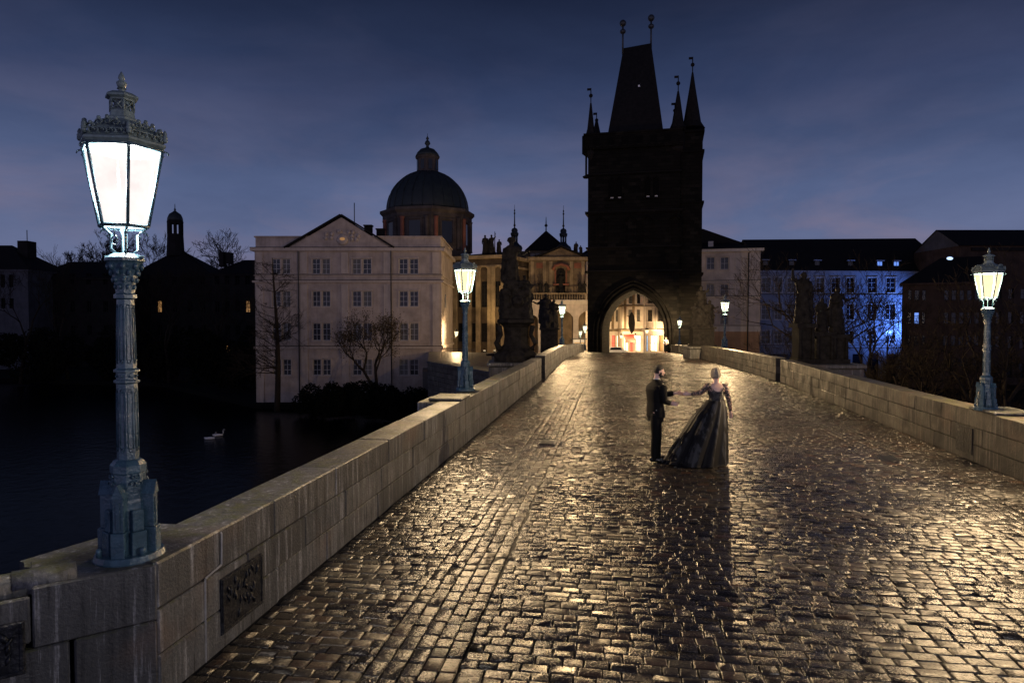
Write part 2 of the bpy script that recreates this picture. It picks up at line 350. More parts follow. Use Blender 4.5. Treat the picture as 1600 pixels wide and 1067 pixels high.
# bridge body under the deck
g = MB(); ys = np.linspace(-14, 84, 50)
for i in range(len(ys)-1):
    y0, y1 = ys[i], ys[i+1]; a0 = xl(y0)-.75 if y0 > C1.y else -5.6; a1 = xl(y1)-.75 if y1 > C1.y else -5.6
    b0, b1 = xr(y0)+.75, xr(y1)+.75; z0, z1 = road_z(y0)-.16, road_z(y1)-.16
    g.add([(a0, y0, -9.3), (b0, y0, -9.3), (b1, y1, -9.3), (a1, y1, -9.3), (a0, y0, z0), (b0, y0, z0), (b1, y1, z1), (a1, y1, z1)],
          [(4, 5, 6, 7), (0, 4, 7, 3), (1, 2, 6, 5)])
struct('bridge_structure', g, 'embank')
g = MB(); ys = list(np.linspace(-14, 132, 74))
for i in range(len(ys)-1):
    y0, y1 = ys[i], ys[i+1]
    def w(y):
        if y < C1.y: return -5.2, xr(y)+.05
        if y > 80: return -4.9, 6.9
        return xl(y)-.05, xr(y)+.05
    (a0, b0), (a1, b1) = w(y0), w(y1); z0, z1 = road_z(y0)-.015, road_z(y1)-.015
    g.add([(a0, y0, z0), (b0, y0, z0), (b1, y1, z1), (a1, y1, z1)], [(0, 1, 2, 3)])
struct('road_bed', g, 'joint')

def cobbles():
    st = []; SL = (-1.86, -1.17); SR = (5.02, 5.58)
    y = 1.6; k = 0
    while y < 96:
        h = rng.normal(.132, .009)
        if y > 40: h *= 1.25
        yl = y; L = (xl(y) if y > C1.y else max(-4.4, C1.x-(C1.y-y)*1.2)) if y < 80 else -3.2
        R = xr(y) if y < 79 else 6.0
        if y >= 80: zones = [(-3.2, 6.0)]
        else: zones = [(L+.02, SL[0]), (SL[1], SR[0]), (SR[1], R-.02)]
        for a, b in zones:
            x = a + rng.uniform(0, .03); first = True
            while x < b-.05:
                w = max(.10, rng.normal(.185, .032)); 
                if first: w *= rng.uniform(.5, 1); first = False
                if x+w > b-.06: w = b-x
                st.append((x+w/2, yl+h/2+.03*math.sin(x*.9+y*.13)+.018*math.sin(x*2.3+y*.7), w/2, h/2, rng.normal(0, .022))); x += w
        y += h
    for (a, b, n) in ((SL[0], SL[1], 5), (SR[0], SR[1], 4)):
        for c in range(n):
            cx = a+(b-a)*(c+.5)/n; y = 1.6+rng.uniform(0, .2)
            while y < 80:
                h = max(.13, rng.normal(.21, .035)); st.append((cx+.012*math.sin(y*.5), y+h/2, (b-a)/n/2, h/2, rng.normal(0, .012))); y += h
    st = np.array(st); V_ = []; F_ = []; off = 0
    for lo, hi, gr in ((0, 15, [-1, -.93, -.84, .84, .93, 1]), (15, 34, [-1, -.88, .88, 1]), (34, 200, [-1, -.85, .85, 1])):
        s = st[(st[:, 1] >= lo) & (st[:, 1] < hi)]; n = len(s); gr = np.array(gr); q = len(gr)
        U, Wv = np.meshgrid(gr, gr, indexing='xy'); U = U.ravel(); Wv = Wv.ravel()
        edge = (np.abs(U) == 1) | (np.abs(Wv) == 1); corner = (np.abs(U) == 1) & (np.abs(Wv) == 1)
        sc = np.where(corner, .90, 1.0)
        hx = s[:, 2:3]-.0038; hy = s[:, 3:4]-.0038
        jx = rng.normal(0, .0035, (n, q*q)); jy = rng.normal(0, .0035, (n, q*q))
        lx = U*sc*hx+jx; ly = Wv*sc*hy+jy
        c, d = np.cos(s[:, 4:5]), np.sin(s[:, 4:5])
        X = s[:, 0:1]+lx*c-ly*d; Y = s[:, 1:2]+lx*d+ly*c
        zr = np.interp(Y, [0, 30, 44, 55, 64, 78, 86, 105, 130], [0, 0, -.10, -.3, -.52, -1.0, -1.5, -2.9, -3.6])
        tl = .013 if lo < 15 else .034; tx = rng.normal(0, tl, (n, 1)); ty = rng.normal(0, tl, (n, 1)); dz = rng.normal(0, .0020, (n, 1))
        und = .005*np.sin(X*1.3+Y*.5)+.004*np.sin(Y*1.1-X*.8+1)
        crown = .0008*(1-(U**2+Wv**2)/2)
        Zz = zr+und+dz+tx*lx+ty*ly+crown+rng.normal(0, .0007, (n, q*q))+np.where(edge, -.012, 0)+np.where(~edge & (np.maximum(np.abs(U), np.abs(Wv)) > .9), -.0012, 0)
        V_.append(np.stack([X, Y, Zz], -1).reshape(-1, 3))
        base = np.array([[j*q+i, j*q+i+1, (j+1)*q+i+1, (j+1)*q+i] for j in range(q-1) for i in range(q-1)])
        F_.append((base[None]+(np.arange(n)*q*q)[:, None, None]).reshape(-1, 4)+off); off += n*q*q
    v = np.concatenate(V_); f = np.concatenate(F_)
    me = bpy.data.meshes.new('cobbled_road'); me.vertices.add(len(v)); me.vertices.foreach_set('co', v.astype(np.float32).ravel())
    me.loops.add(f.size); me.loops.foreach_set('vertex_index', f.ravel().astype(np.int32))
    me.polygons.add(len(f)); me.polygons.foreach_set('loop_start', np.arange(0, f.size, 4, dtype=np.int32))
    me.polygons.foreach_set('use_smooth', np.ones(len(f), bool)); me.update(calc_edges=True); me.validate()
    me.materials.append(M['cobble']); o = bpy.data.objects.new('cobbled_road', me); COL.objects.link(o); o['kind'] = 'structure'
cobbles()

# ================================================================ parapets
def blocks(mb, A, B, side, thick, courses, seed, zoff=0.0):
    r = random.Random(seed); d = (B-A).normalized(); n = Vector((-d.y, d.x, 0))*side; L = (B-A).length
    for k, (z0, z1, bl) in enumerate(courses):
        t = 0.0
        while t < L-.05:
            l = bl*r.uniform(.75, 1.3)
            if t+l > L-.4: l = L-t
            c = A+d*(t+l/2)+n*(thick/2); zr = road_z(c.y)+zoff; j = r.uniform(-.007, .007); tz = r.uniform(-.007, .005) if z1 > .9 else 0
            mb.obox(c+n*j, d, l/2-.004, thick/2, zr+z0+(.006 if (k or z0 > .1) else -.15), zr+z1+tz, cham=r.uniform(.007, .016)); t += l
def core(mb, A, B, side, thick, h):
    d = (B-A).normalized(); n = Vector((-d.y, d.x, 0))*side; L = (B-A).length; k = max(1, int(L/4))
    for i in range(k):
        a = A+d*(L*i/k); b = A+d*(L*(i+1)/k); c = (a+b)/2+n*thick/2
        mb.obox(c, d, L/k/2-.004, thick/2-.016, road_z(c.y)-.2, road_z(c.y)+h-.02)
def parapet(name, label, segs, side, cz=.96, group=None, mid=.33, thick=.45, m='parapet'):
    root = thing(name, label, 'parapet', (0, 0, 0), group=group)
    w = MB(); c = MB(); co = MB()
    for i, (A, B) in enumerate(segs):
        h = cz
        blocks(w, A, B, side, thick, [(0, mid*.92, 1.35), (mid*.92, mid*1.9, 1.15)], 11+i+int(A.y))
        blocks(c, A, B, side, thick+.01, [(mid*1.9, h, 1.6)], 31+i+int(A.y))
        core(co, A, B, side, thick, h)
    w.build('wall_blocks', m, root); c.build('coping', m, root); co.build('mortar_core', 'mortar', root)
    return root
PL = isect(727, LN[0], dL)
near = parapet('bridge_parapet', 'long near stone parapet with white drip stains and mossy top, left of the couple', [(C1, PL), (PL, LP[1])], 1)
p2 = parapet('bridge_parapet', 'dark sandstone parapet bend below the left statue group, past the second lamp', [(LP[2], LP[3])], 1, 1.05)
p3 = parapet('bridge_parapet', 'small far parapet end before the tower on the side with three lamps', [(LP[3], LP[4]), (LP[4], LP[5])], 1, .95)
r1 = parapet('bridge_parapet', 'long near parapet on the right with dark recessed niche and tall slabs', [(RP[0], RP[1])], -1, m='parapet_shaded')
r2 = parapet('bridge_parapet', 'middle parapet beyond the bride with bright wet coping edge', [(RP[2], RP[3]), (RP[3], RP[4])], -1, .99, m='parapet_shaded')
r3 = parapet('bridge_parapet', 'short low parapet beside the tower arch, under the lone right lamp', [(RP[5], RP[6])], -1, .85, m='parapet_shaded')
# bay wall under the near lamp
bay = thing('parapet_bay', 'broad parapet pier under the big near lamp with reddish stone and moss roll', 'parapet', (0, 0, 0))
w = MB(); co = MB(); nB = Vector((-dB.y, dB.x, 0))
t0 = face(113, 885, C1, dB)[0]; t1 = face(38, 940, C1, dB)[0]
for (a, b, z0, z1) in ((t1+.004, 0, .56, .955), (-4.2, t1, .60, .90), (face(105, 1000, C1, dB)[0], 0, -.15, .556), (-4.2, face(105, 1000, C1, dB)[0]-.02, -.15, .556)):
    w.obox(C1+dB*((a+b)/2)+nB*.30, dB, (b-a)/2-.003, .30, z0, z1, cham=.012)
# pier mass behind, carrying the lamp
nO = Vector((-dL.y, dL.x, 0))
pg_ = [C1+nO*.03+dL*.03, C1+dL*.9+nO*.40, C1+dL*.9+nO*.74, C1+nO*.95-dB*.1, C1-dB*.75+nB*.62, C1-dB*.75+nB*.5]
w.add([(p.x, p.y, -.15) for p in pg_]+[(p.x, p.y, .948) for p in pg_], [tuple(range(5, -1, -1)), tuple(range(6, 12))]+[(i, (i+1) % 6, 6+(i+1) % 6, 6+i) for i in range(6)])
w.build('wall_blocks', 'parapet', bay)
rl = MB(); rl.tube([C1+dB*q+nB*.12+Vector((0, 0, .955)) for q in (t0, t0-.35, t1-.01)], [.085, .09, .088], 10)
rl.tube([C1+dB*q+nB*.12+Vector((0, 0, .94)) for q in (t1-.02, t1-.8, -4.2)], [.088, .09, .09], 10)
rl.build('rounded_coping', 'parapet', bay)
pl = MB()
def plaque(mb, A, d, side, ta, tb, za, zb, seed=3):
    n = Vector((d.y, -d.x, 0))*side; c = A+d*((ta+tb)/2)+n*.006; hw = (tb-ta)/2
    mb.obox(c, d, hw, .014, za, zb, cham=.006)
    for zz in (za+.018, zb-.018): mb.obox(c+n*.014, d, hw-.012, .008, zz-.012, zz+.012, cham=.004)
    for s in (-1, 1): mb.obox(c+n*.014+d*s*(hw-.02), d, .012, .008, za+.03, zb-.03, cham=.004)
    r = random.Random(seed)
    for i in range(26):
        q = c+d*r.uniform(-hw*.7, hw*.7)+n*.012; z = r.uniform(za+.08, zb-.07); a = r.uniform(-1, 1)
        mb.tube([q+Vector((0, 0, z-.035)), q+d*a*.02+n*.008+Vector((0, 0, z)), q+d*a*.05+Vector((0, 0, z+.035))], [.006, .013, .007], 6)
f0 = face(337, 905, LN[0], dL); f1 = face(403, 862, LN[0], dL); f2 = face(337, 993, LN[0], dL)
plaque(pl, LN[0], dL, 1, f0[0], f1[0], f2[1], f0[1])
tag(pl.build('relief_plaque', 'bronze'), 'dark bronze relief plaque on the near parapet just right of the big lamp', 'plaque')
pl = MB(); g0 = face(28, 968, C1, dB); g2 = face(20, 1052, C1, dB)
plaque(pl, C1, dB, 1, g0[0]-.55, g0[0], g2[1], g0[1], 5)
tag(pl.build('relief_plaque', 'bronze'), 'dark plaque on the bay wall at the lower left picture edge', 'plaque')
# lead joint on the near parapet
ld = MB(); nn = Vector((dL.y, -dL.x, 0))
def fp(px, py): t, z = face(px, py, LN[0], dL); return LN[0]+dL*t+Vector((0, 0, z))+nn*.004
a, b = fp(341, 833), fp(340, 882)
c_, e_ = fp(314, 904), fp(313, 1040)
for p, q in ((a, b), (b, c_), (c_, e_)):
    ld.tube([p, q], .010, 4, smooth=False)
top = a+Vector((-nn.x, -nn.y, 0))*.44; ld.tube([a+Vector((0, 0, .004)), top+Vector((0, 0, .004))], .010, 4, smooth=False)
ld.build('lead_joint', 'lead', near)
# niche in right parapet (dark slab set in)
nc = MB(); h0 = face(1498, 660, RN[0], dR); h1 = face(1524, 690, RN[0], dR); nR = Vector((-dR.y, dR.x, 0))
cN = RN[0]+dR*((h0[0]+h1[0])/2)+nR*.004
nc.obox(cN, dR, abs(h1[0]-h0[0])/2, .012, .10, .60, cham=.006)
nc.build('dark_slab', 'bronze', r1)
# lamp pier caps on the parapets
def pier(A, d, side, lab, sc=1.0):
    n = Vector((-d.y, d.x, 0))*side; m = MB(); zr = road_z(A.y)
    m.obox(A+n*.34, d, .48*sc, .36, zr+.962, zr+1.02, cham=.02); m.obox(A+n*.62, d, .55*sc, .30, zr-1.2, zr+.94, cham=.02)
    return tag(m.build('lamp_pier', 'parapet'), lab, 'stone pier')
pier(PL, dL, 1, 'stone pier cap carrying the second lamp on the left parapet')
PR = isect(1538, RN[0], dR); pier(PR, dR, -1, 'stone pier cap carrying the street lamp on the right parapet')

# drain covers
for (px, py, w_, lab) in ((856, 691, .36, 'rectangular iron drain cover in the left gutter, nearest one'), (895, 622, .3, 'iron drain cover far up the left gutter'), (1386, 716, .36, 'iron drain cover in the right gutter by the parapet')):
    p = gp(px, py); m = MB(); m.box(-w_/2, w_/2, -.24, .24, -.02, .012)
    for i in range(6): m.box(-w_/2+.04, w_/2-.04, -.2+i*.075, -.17+i*.075, .012, .02)
    tag(m.build('drain_cover', 'iron_dark', loc=(p.x, p.y, 0)), lab, 'drain cover')

# ================================================================ street lamps
def curl(mb, c, ux, r, s=1):                 # small iron scroll
    pts = []; rs = []
    for i in range(9):
        a = i/8*4.4; q = r*(1-.55*i/8); pts.append(Vector(c)+ux*(math.cos(a)*q*s)+Vector((0, 0, math.sin(a)*q))); rs.append(.006)
    mb.tube(pts, rs, 4)
def make_lamp(label, glow='lampglow', rot=math.radians(7)):
    root = thing('street_lamp', label, 'street lamp', group='cast iron lantern lamps along the bridge')
    b = MB()
    b.lathe([(.235, -.05), (.235, 0), (.22, .035), (.17, .04)], 24, smooth=False)
    b.lathe([(.135, .03), (.135, .20), (.120, .215), (.120, .40), (.112, .42), (.112, .60), (.118, .61), (.118, .66), (.095, .69), (.078, .70)], 8, smooth=False, rot=PI/8)
    for k in range(4):                        # gabled buttresses
        a = k*PI/2-PI/2+.12; u = Vector((math.cos(a), math.sin(a), 0)); t = Vector((-u.y, u.x, 0))
        def bx(r0, r1, hw, z0, z1): b.obox(u*((r0+r1)/2), u, (r1-r0)/2, hw, z0, z1, cham=.004)
        bx(.08, .198, .046, .02, .21); bx(.08, .182, .036, .21, .45)
        o = len(b.v); P = []
        for rr in (.09, .19):
            P += [u*rr+t*-.042+Vector((0, 0, .45)), u*rr+t*.042+Vector((0, 0, .45)), u*rr+Vector((0, 0, .545))]
        b.add(P, [(0, 1, 2), (5, 4, 3), (0, 3, 4, 1), (1, 4, 5, 2), (2, 5, 3, 0)])
        bx(.182, .188, .016, .23, .42)
        a2 = a+PI/4; u = Vector((math.cos(a2), math.sin(a2), 0)); t = Vector((-u.y, u.x, 0))
        bx(.08, .165, .05, .02, .20); bx(.08, .15, .038, .20, .35)
        b.lathe([(.02, 0), (.02, .05), (.012, .06)], 6, c=(u.x*.205, u.y*.205, .035))
        for s in (-1, 1):                     # leaf relief on the plinth faces
            curl(b, u*.118+t*.014*s+Vector((0, 0, .53)), t, .026, s); curl(b, u*.118+t*.014*s+Vector((0, 0, .59)), t, -.02, s)
    b.build('base', 'iron', root)
    s = MB(); n8 = 8
    s.lathe([(.072, .70), (.068, 1.24), (.084, 1.25), (.084, 1.265), (.068, 1.27), (.068, 1.32), (.084, 1.325), (.084, 1.34), (.066, 1.35), (.056, 1.84)], 8, smooth=False, rot=PI/8)
    for k in range(8):
        a = k*PI/4; u = Vector((math.cos(a), math.sin(a), 0)); t = Vector((-u.y, u.x, 0))
        for z0, z1, r0, r1, hw in ((.74, 1.22, .068, .0645, .017), (1.37, 1.82, .0615, .0535, .0145)):
            for sg in (-1, 1): s.tube([u*r0+t*hw*sg+Vector((0, 0, z0+.04)), u*r1+t*hw*sg*.9+Vector((0, 0, z1-.04))], .0035, 4)
            for zz, rr in ((z0+.03, r0), (z1-.03, r1)):
                s.tube([u*(rr+.001)+t*(math.cos(q)*.011)+Vector((0, 0, zz+math.sin(q)*.014)) for q in np.linspace(0, 2*PI, 9)], .0035, 4)
        s.ball(u*.068+Vector((0, 0, 1.295)), .009, 6)
    s.build('shaft', 'iron', root)
    c = MB()
    c.lathe([(.056, 1.84), (.074, 1.85), (.074, 1.875), (.060, 1.885), (.066, 1.94), (.084, 2.02), (.108, 2.09), (.112, 2.10), (.128, 2.115), (.128, 2.135), (.085, 2.165), (.05, 2.17)], 8, smooth=False, rot=PI/8)
    for k in range(8):
        for j, (rr, zz) in enumerate(((.064, 1.93), (.076, 1.98), (.09, 2.03), (.106, 2.075))):
            a = k*PI/4+(j % 2)*PI/8; u = Vector((math.cos(a), math.sin(a), 0)); c.ball(u*rr+Vector((0, 0, zz)), .012+.002*j, 6, sz=1.5)
    for sg in (-1, 1): c.lathe([(.02, -.012), (.03, .012)], 6, c=(sg*.115, 0, 2.14))
    c.build('capital', 'iron', root)
    H = [rot+PI*i/3 for i in range(6)]
    def hx(r, z): return [Vector((r*math.cos(a), r*math.sin(a), z)) for a in H]
    fr = MB(); lo = hx(.165, 2.36); hi = hx(.268, 2.90)
    for i in range(4):
        a = rot+PI/2*i+.5; u = Vector((math.cos(a), math.sin(a), 0))
        fr.tube([u*.05+Vector((0, 0, 2.16)), u*.085+Vector((0, 0, 2.20)), u*.082+Vector((0, 0, 2.30)), u*.13+Vector((0, 0, 2.35))], [.012, .010, .010, .012], 6)
        curl(fr, u*.115+Vector((0, 0, 2.30)), u, .035)
    for i in range(6):
        j = (i+1) % 6
        fr.tube([lo[i], hi[i]], .0125, 4); fr.tube([lo[i], lo[j]], .014, 4); fr.tube([hi[i], hi[j]], .014, 4)
        u = hi[i].normalized(); curl(fr, Vector((hi[i].x*1.05, hi[i].y*1.05, hi[i].z-.03)), Vector((u.x, u.y, 0)).normalized(), .028)
    fr.lathe([(.15, 2.345), (.168, 2.352), (.168, 2.362)], 6, smooth=False, rot=rot, cap=False)
    fr.tube([Vector((0, -.12, 2.345)), Vector((0, -.12, 2.28))], .005, 4); fr.tube([Vector((math.cos(q)*.022, -.12, 2.25+math.sin(q)*.032)) for q in np.linspace(0, 2*PI, 13)], .005, 4)
    fr.build('lantern_frame', 'iron', root)
    gl = MB(); a = hx(.158, 2.366); d = hx(.258, 2.892)
    for i in range(6): j = (i+1) % 6; gl.add([a[i], a[j], d[j], d[i]], [(0, 1, 2, 3)])
    gl.add(hx(.14, 2.368), [(5, 4, 3, 2, 1, 0)])
    gl.build('lantern_glass', glow, root, fix=True); bulb(root, glow, 2.66)
    rf = MB()
    rf.lathe([(.262, 2.90), (.292, 2.925), (.292, 2.94), (.262, 2.955), (.255, 2.99), (.225, 3.035), (.17, 3.075), (.105, 3.10), (.10, 3.11)], 6, smooth=False, rot=rot)
    for i in range(6):
        j = (i+1) % 6; p0, p1 = hx(.286, 2.955)[i], hx(.286, 2.955)[j]; t = (p1-p0).normalized()
        rf.ball(p0+Vector((0, 0, .02)), .02, 6); rf.lathe([(.014, 0), (.02, .02), (.012, .035), (.016, .045), (.003, .07)], 6, c=tuple(p0+Vector((0, 0, .02))))
        for q in range(5):
            f = (q+.5)/5; hgt = .085*math.sin(PI*f)**.6; P = p0.lerp(p1, f)
            for sg in (-1, 1): curl(rf, Vector((P.x*.99, P.y*.99, P.z+.018))+t*.014*sg, t, .026, sg); curl(rf, Vector((P.x*.93, P.y*.93, P.z+.02+hgt*.75)), t, .026, sg)
            rf.ball(Vector((P.x*.94, P.y*.94, P.z+hgt+.03)), .015, 6)
    rf.build('lantern_roof', 'iron_bloom', root)
    cu = MB()
    cu.lathe([(.105, 3.10), (.105, 3.115), (.086, 3.125), (.083, 3.165), (.08, 3.17)], 6, smooth=False, rot=rot)
    for i in range(6):
        j = (i+1) % 6; a0, a1 = hx(.08, 3.165), hx(.08, 3.245)
        cu.tube([a0[i], a1[i]], .008, 4); cu.tube([a0[i], a1[j]], .0045, 4); cu.tube([a0[j], a1[i]], .0045, 4)
        m_ = (a0[i]+a1[j])/2; cu.ball(m_, .011, 6)
    cu.lathe([(.055, 3.165), (.055, 3.245)], 6, smooth=False, rot=rot)
    cu.lathe([(.083, 3.24), (.087, 3.25), (.112, 3.262), (.112, 3.275), (.07, 3.30), (.022, 3.31), (.022, 3.325), (.034, 3.33), (.014, 3.335)], 6, smooth=False, rot=rot)
    cu.build('chimney', 'iron_bloom', root)
    fi = MB(); fi.lathe([(.012, 3.33), (.026, 3.34), (.034, 3.365), (.032, 3.375), (.014, 3.39), (.022, 3.40), (.018, 3.42), (.003, 3.45)], 10); fi.build('finial', 'iron_bloom', root)
    return root
LAMP = {}
def put_lamp(key, px, py, z, label, src=None, sc=1.0, glow='lampglow', rz=None, dc=None):
    p = gp(px, py, z) if dc is None else G(px, dc); o = make_lamp(label, glow) if src is None else copy_tree(src); o['label'] = label
    o.location = (p.x, p.y, z); o.rotation_euler = (0, 0, YAW if rz is None else rz); o.scale = (sc,)*3; LAMP[key] = o; return o
l1 = put_lamp('near', 203, 866, .965, 'big ornate teal lamp post with rosy white lantern, in front at left', glow='lampnear')
l2 = put_lamp('second', 727, 607, 1.03, 'street lamp on the left parapet in front of the pale building corner', rz=.3, sc=.97)
l0 = None
l3 = put_lamp('right', 1540, 637, 1.03, 'street lamp standing on the long right parapet, alone at the right', l2, .86, rz=.55)
far = make_lamp('street lamp on the right parapet in front of the pale four storey house', 'lampfar')
far.location = xy(G(1125, 44))+Vector((.3, 0, road_z(44)+.98)); LAMP['far'] = far
def fl(px, dc, z, lab, sc=1.0): return put_lamp(lab, px, 0, z, lab, far, sc, dc=dc, rz=random.uniform(0, 1))
fl(878, 50, road_z(50)+.95, 'street lamp before the central arch of the church front')
fl(1062, 76, -.3, 'street lamp close to the right flank of the tower arch')
fl(914, 84, -1.0, 'tallest of three lamps left of the tower, on a dark pole')
fl(907, 100, -1.9, 'middle of three small lamps left of the tower foot')
fl(899, 118, -2.9, 'smallest of three lamps left of the tower, before the kiosk')
# added lamp, unseen behind the camera, to light near post, wall and couple
lb_ = copy_tree(l2); lb_['label'] = 'added street lamp, unseen on the right parapet behind the viewpoint'; pb_ = RN[0]-dR*11.0; q_ = [q for q in COL.objects if q.parent == lb_ and q.type == 'LIGHT'][0]; q_.data = q_.data.copy(); q_.data.energy, q_.data.color = BULB['lampadded']; lb_.location = (pb_.x+.3, pb_.y, 1.03); lb_.rotation_euler = (0, 0, .2)
# wall lantern on the pale building
wl = thing('wall_lantern', 'glowing lantern on a bracket at the right corner of the pale building', 'wall lantern', G(713, 92), YAW); wl.location.z = Z(521, wl.location)
m = MB(); m.lathe([(.16, -.3), (.26, .25)], 6, smooth=False, cap=True); m.build('lantern_glass', 'lampfar', wl); bulb(wl, 'lampfar', 0, .5)
m = MB(); m.lathe([(.28, .25), (.3, .3), (.1, .45), (.03, .6)], 6, smooth=False); m.tube([(0, 0, -.3), (-.2, 0, -.6), (-.75, 0, -.7)], .03, 5); m.build('bracket', 'iron_dark', wl)
# ================================================================ buildings
WC = {}
def win_mesh(w, h, kind, nx, ny, fm, pane):
    key = (round(w, 2), round(h, 2), kind, nx, ny, fm, pane)
    if key in WC: return WC[key]
    g = MB(); g.box(0, w, 0, .03, 0, h); po = g.build('tmp', pane)
    f = MB(); b = .07
    f.box(0, b, -.05, -.003, 0, h); f.box(w-b, w, -.05, -.003, 0, h); f.box(b, w-b, -.05, -.003, 0, b); f.box(b, w-b, -.05, -.003, h-b, h)
    for i in range(1, nx): f.box(w*i/nx-.035, w*i/nx+.035, -.045, -.003, b, h-b)
    for i in range(1, ny): f.box(b, w-b, -.04, -.004, h*i/ny-.03, h*i/ny+.03)
    fo = f.build('tmp', fm); so = None
    if kind == 'sill' or kind == 'trim':
        q = MB(); q.box(-.12, w+.12, -.34, -.22, -.16, -.02)
        if kind == 'trim':
            q.box(-.14, -.02, -.28, -.2, 0, h); q.box(w+.02, w+.14, -.28, -.2, 0, h); q.box(-.2, w+.2, -.36, -.2, h+.04, h+.2)
        so = q.build('tmp', 'pale_trim')
    ms = tuple(o.data if o else None for o in (po, fo, so))
    for o in (po, fo, so):
        if o: bpy.data.objects.remove(o)
    WC[key] = ms; return ms
def nobj(name, me, parent, loc=(0, 0, 0)):
    o = bpy.data.objects.new(name, me); COL.objects.link(o); o.parent = parent; o.location = loc; return o
class Fac:
    def __init__(s, name, label, cat, pl, dl, pr, dr, zb, group=None, wall='pale', depth=10.0):
        s.A = xy(G(pl, dl)); s.B = xy(G(pr, dr)); s.zb = zb; s.d = (s.B-s.A).normalized(); s.w = (s.B-s.A).length
        s.root = thing(name, label, cat, (s.A.x, s.A.y, zb), math.atan2(s.d.y, s.d.x), group); s.wall = wall; s.dep = depth; s.holes = []; s.wins = []
    def u(s, px): return (isect(px, s.A, s.d)-s.A).dot(s.d)
    def z(s, py, u=None, px=None):
        if px is not None: u = s.u(px)
        return Z(py, s.A+s.d*(s.w/2 if u is None else u))-s.zb
    def ud(s, px, dp):
        A2 = s.A+Vector((-s.d.y, s.d.x, 0))*dp; return (isect(px, A2, s.d)-A2).dot(s.d)
    def zd(s, py, dp): return Z(py, s.A+s.d*s.w/2+Vector((-s.d.y, s.d.x, 0))*dp)-s.zb
    def win(s, px0, px1, py0, py1, **k):       # py0 top, py1 bottom
        u0, u1 = s.u(px0), s.u(px1); um = (u0+u1)/2; s.winu(u0, u1, s.z(py1, um), s.z(py0, um), **k)
    def winu(s, u0, u1, z0, z1, nx=2, ny=2, kind='sill', fm='frame', pane='glass', name='window'):
        s.holes.append((u0, u1, z0, z1)); s.wins.append((u0, u1, z0, z1, nx, ny, kind, fm, pane, name))
    def finish(s, h, wall=None, name='wall', flat=True, extra=None):
        m = MB(); U = sorted({0, s.w, *[x for q in s.holes for x in q[:2]]}); Zs = sorted({0, h, *[x for q in s.holes for x in q[2:]]})
        U = [x for x in U if 0 <= x <= s.w]; Zs = [x for x in Zs if 0 <= x <= h]
        for i in range(len(U)-1):
            for j in range(len(Zs)-1):
                cu, cz = (U[i]+U[i+1])/2, (Zs[j]+Zs[j+1])/2
                if any(a < cu < b and c < cz < d for a, b, c, d in s.holes): continue
                m.add([(U[i], 0, Zs[j]), (U[i+1], 0, Zs[j]), (U[i+1], 0, Zs[j+1]), (U[i], 0, Zs[j+1])], [(0, 1, 2, 3)])
        r = .22
        for a, b, c, d in s.holes:
            m.add([(a, 0, c), (b, 0, c), (b, 0, d), (a, 0, d), (a, r, c), (b, r, c), (b, r, d), (a, r, d)], [(0, 4, 5, 1), (1, 5, 6, 2), (2, 6, 7, 3), (3, 7, 4, 0)])
        D = s.dep
        m.add([(0, 0, 0), (0, D, 0), (0, D, h), (0, 0, h), (s.w, 0, 0), (s.w, D, 0), (s.w, D, h), (s.w, 0, h)], [(0, 3, 2, 1), (4, 5, 6, 7), (1, 2, 6, 5), (3, 7, 6, 2)])
        o = m.build(name, wall or s.wall, s.root, fix=False)
        for (a, b, c, d, nx, ny, kind, fm, pane, nm) in s.wins:
            if pane == 'glass' and kind in ('trim', 'sill') and random.random() < .22: pane = 'curtain'
            ms = win_mesh(b-a, d-c, kind, nx, ny, fm, pane); w = nobj(nm, ms[0], s.root, (a, r, c)); nobj('frame', ms[1], w)
            if ms[2]: nobj('sill' if kind == 'sill' else 'surround', ms[2], w)
        return o
    def part(s, name, m, fn, **k): g = MB(); fn(g); return g.build(name, m, s.root, **k)
def band(s, name, m, za, zb, proud=.2, side=True):
    def fn(g):
        g.box(-proud, s.w+proud, -proud, .05, za, zb)
        if side: g.box(s.w-.02, s.w+proud, .05, s.dep, za, zb); g.box(-proud, .02, .05, s.dep, za, zb)
    o = s.part(name, m, fn)
    if 'cornice' in name or name == 'string_course':
        g = MB(); g.box(-proud-.04, s.w+proud+.04, -proud-.04, -.002, zb+.003, zb+.07); g.build('shade_line', 'roof', o)  # dark strip standing for the shade line along the cornice
    return o
def hip(g, w, D, z0, z1, ov=.4, hl=None, hr=None):
    hl = D/2 if hl is None else hl; hr = D/2 if hr is None else hr
    g.add([(-ov, -ov, z0), (w+ov, -ov, z0), (w+ov, D+ov, z0), (-ov, D+ov, z0), (hl-ov, D/2, z1), (w+ov-hr, D/2, z1)],
          [(0, 1, 5, 4), (1, 2, 5), (2, 3, 4, 5), (3, 0, 4), (0, 3, 2, 1)])
def grp_windows(s, cols, rows, **k):
    for (a, b) in cols:
        for (c, d) in rows: s.win(a, b, c, d, **k)

